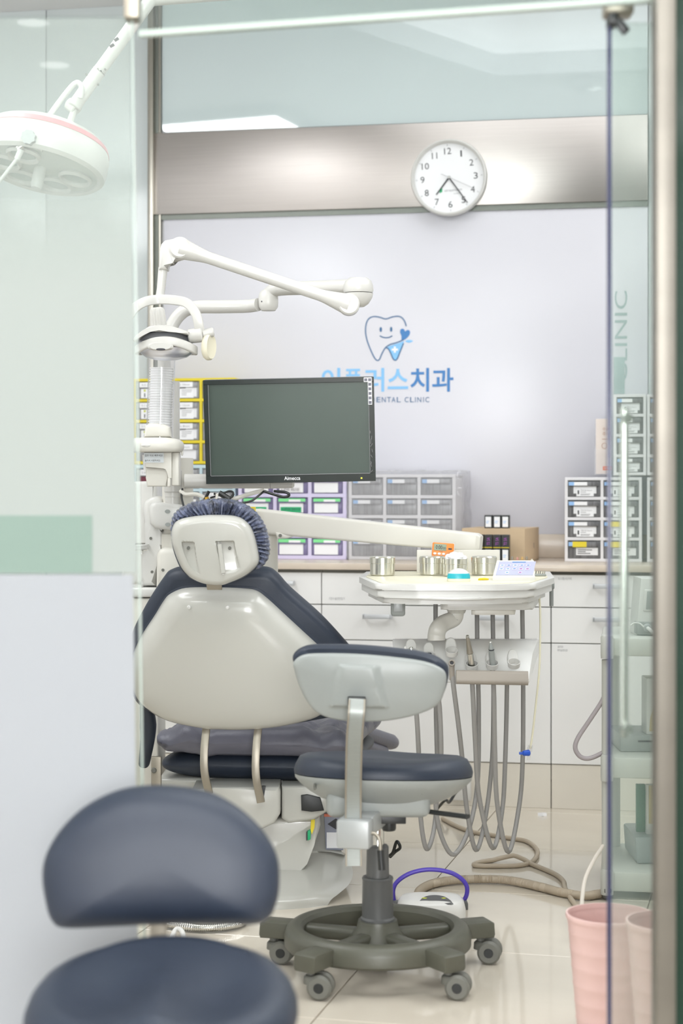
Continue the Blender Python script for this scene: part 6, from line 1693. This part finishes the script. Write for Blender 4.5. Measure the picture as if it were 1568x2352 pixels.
zb3 = HY + (EYE - zs3 - 0.001) * F / (DC_ + .08)
gb = solo('grey_basket', dprism([(1462, zb3), (1458, zb3 - 62), (1600, zb3 - 62), (1596, zb3)], DC_ + 0.08, 0.2, 0.006), mat('smoky_basket', (150, 158, 158), 0.3), 'smoky grey basket on the bottom trolley shelf', 'basket', (PX(1510, DC_ + .1), DC_ + .12, zs3))
pz3 = zb3 - 64
dd = thing('picture_board', 'white board with wooden strip and green corner above the basket', 'board', P(1510, pz3, DC_ + .12))
build('board', dprism([(1484, pz3), (1484, pz3 - 118), (1580, pz3 - 118), (1580, pz3)], DC_ + 0.12, 0.02, 0.002), M_WHITE, dd)
build('wood_strip', dprism([(1490, pz3 - 28), (1490, pz3 - 116), (1500, pz3 - 116), (1500, pz3 - 28)], DC_ + 0.116, 0.01, 0.001), M_WOOD, dd)
solo('green_folder', dprism([(1462, pz3), (1462, pz3 - 118), (1482, pz3 - 118), (1482, pz3)], DC_ + 0.15, 0.02, 0.001), mat('green_folder', (60, 120, 90), 0.4), 'green folder upright left of the white board on the trolley', 'folder', P(1472, pz3, DC_ + .16))

# ------------------------------------------------------------------ surgical light seen through the left pane
DS = 4.3
sl = thing('surgical_light', 'round white surgical light with pink stripe seen through the left pane', 'lamp', P(105, 400, DS))
zs_ = lambda pts: zc(0, 0, 4.126, pts)
hc_ = P(96, 372, DS)
SMx = Matrix.Translation(hc_) @ Matrix.Rotation(radians(10), 4, 'Y') @ Matrix.Rotation(radians(-12), 4, 'X')
R_ = 0.162
build('housing', MB().lathe([(0, 0.098), (R_ * .35, 0.096), (R_ * .65, 0.086), (R_ * .86, 0.070), (R_ * .935, 0.058)], 64, SMx), M_LAMPW, sl)
build('stripe', MB().lathe([(R_ * .93, 0.0595), (R_ * .955, 0.056), (R_ * .985, 0.044), (R_ * .96, 0.044)], 64, SMx), mat('pink_stripe', (214, 140, 146), 0.4), sl)
build('side_ring', MB().lathe([(R_ * .975, 0.0445), (R_ * 1.0, 0.030), (R_ * 1.005, 0.0), (R_ * .985, -0.018), (R_ * .93, -0.026), (R_ * .88, -0.022), (R_ * .88, 0.0445)], 64, SMx), M_LAMPW, sl)
build('face', MB().lathe([(0, -0.016), (R_ * .9, -0.016), (R_ * .9, 0.0), (0, 0.0)], 64, SMx), mat('lamp_face', (206, 212, 206), 0.3), sl)
for k in range(6):
    a = radians(60 * k + 10)
    LM = SMx @ Matrix.Translation((R_ * .54 * cos(a), R_ * .54 * sin(a), -0.016)) if k < 5 else SMx @ Matrix.Translation((0, 0, -0.016))
    if k == 5: continue
    build('lens_rim', MB().lathe([(0.040, 0.0), (0.043, -0.006), (0.039, -0.013), (0.034, -0.010), (0.032, 0.0)], 36, LM), M_LAMPW, sl)
    build('lens', MB().lathe([(0, -0.004), (0.034, -0.004), (0.034, 0.0), (0, 0.0)], 36, LM), mat('lamp_lens', (176, 186, 182), 0.15) if k == 0 else bpy.data.materials['lamp_lens'], sl)
build('centre_grip', MB().lathe([(0, -0.07), (0.012, -0.07), (0.015, -0.06), (0.015, -0.016), (0, -0.016)], 20, SMx), M_WHITE, sl)
def tzs(pts, dD=0): return [P(x, y, DS + dD) for x, y in zs_(pts)]
A_, B_ = tzs([(1430, -5)], .04)[0], tzs([(935, 680)], 0)[0]
col_x = Vector((0.55, 5.0, 2.585))
build('boom', MB().cyl(col_x, A_, 0.0175, 0.0165, 20).cyl(A_, B_, 0.0160, None, 20), M_LAMPW, sl)
C_ = tzs([(700, 1010)], -.01)[0]
build('boom_end', MB().cyl(B_.lerp(A_, .004), C_, 0.0172, 0.0168, 20, 0, 0.002), M_LAMPW, sl)
build('boom_collar', MB().cyl(B_.lerp(A_, -.004), B_.lerp(A_, .008), 0.0178, None, 20), M_CHROME, sl)
build('end_disc', MB().cyl(tzs([(735, 1040)])[0], tzs([(650, 965)])[0] + Vector((0, .01, 0)), 0.0175, None, 20, 0, 0.003), M_LAMPW, sl)
build('stem', MB().cyl(tzs([(705, 1040)])[0], tzs([(655, 1180)])[0], 0.0085, None, 14), M_LAMPW, sl)
dirb = (B_ - A_).normalized()
for t in (0.60, 0.685):
    q = A_.lerp(B_, t) + Vector((-0.006, -0.0145, 0.004))
    build('clip', MB().box(-0.004, 0.004, -0.002, 0.002, -0.006, 0.006, 0.001, Matrix.Translation(q) @ Matrix.Rotation(radians(55), 4, 'Y')), M_INK, sl)
for zx, zy in ((995, 655), (818, 705), (928, 800)):
    q = tzs([(zx, zy)], -0.016)[0]
    build('screw', MB().cyl(q, q + Vector((0, .004, 0)), 0.0026, None, 10), M_CASTER, sl)
build('handle_tube', MB().tube(cat(tzs([(760, 930), (772, 850), (760, 800), (725, 785), (670, 830), (560, 970), (440, 1140), (360, 1280)], -0.05), 6), 0.0068, 14), M_WHITE, sl)
q = tzs([(280, 1310)], -0.16)[0]
kn2 = MB()
ft = [0.0165 + 0.0012 * sin(8 * t) for t in [2 * pi * k / 48 for k in range(48)]]
kn2.prism([(ft[k] * cos(2 * pi * k / 48), ft[k] * sin(2 * pi * k / 48)) for k in range(48)], -0.02, 0.014, Matrix.Translation(q))
build('grip_knob', kn2, M_BRKT, sl, 0)
build('clamp', MB().cyl(q + Vector((-.026, .02, 0)), q + Vector((.026, .02, -.012)), 0.012, None, 18, 0, 0.003).cyl(q + Vector((-.032, .02, -.022)), q + Vector((-.02, .02, -.014)), 0.009, None, 14).cyl(q + Vector((.018, .02, -.014)), q + Vector((.03, .02, -.022)), 0.009, None, 14), M_CHROME, sl)
build('guide_rod', MB().cyl(tzs([(200, 1420)], -0.15)[0], tzs([(160, 1510)], -0.15)[0], 0.008, 0.007, 14).cyl(tzs([(165, 1500)], -0.15)[0], tzs([(-60, 1790)], -0.15)[0], 0.0042, None, 12), M_WHITE, sl)
build('ceiling_column', MB().lathe([(0, 2.56), (0.035, 2.56), (0.04, 2.58), (0.04, 2.78), (0.028, 2.80), (0.028, 2.95), (0.09, 2.96), (0.09, CEIL), (0, CEIL)], 28, Matrix.Translation((0.55, 5.0, 0))), M_LAMPW, sl)
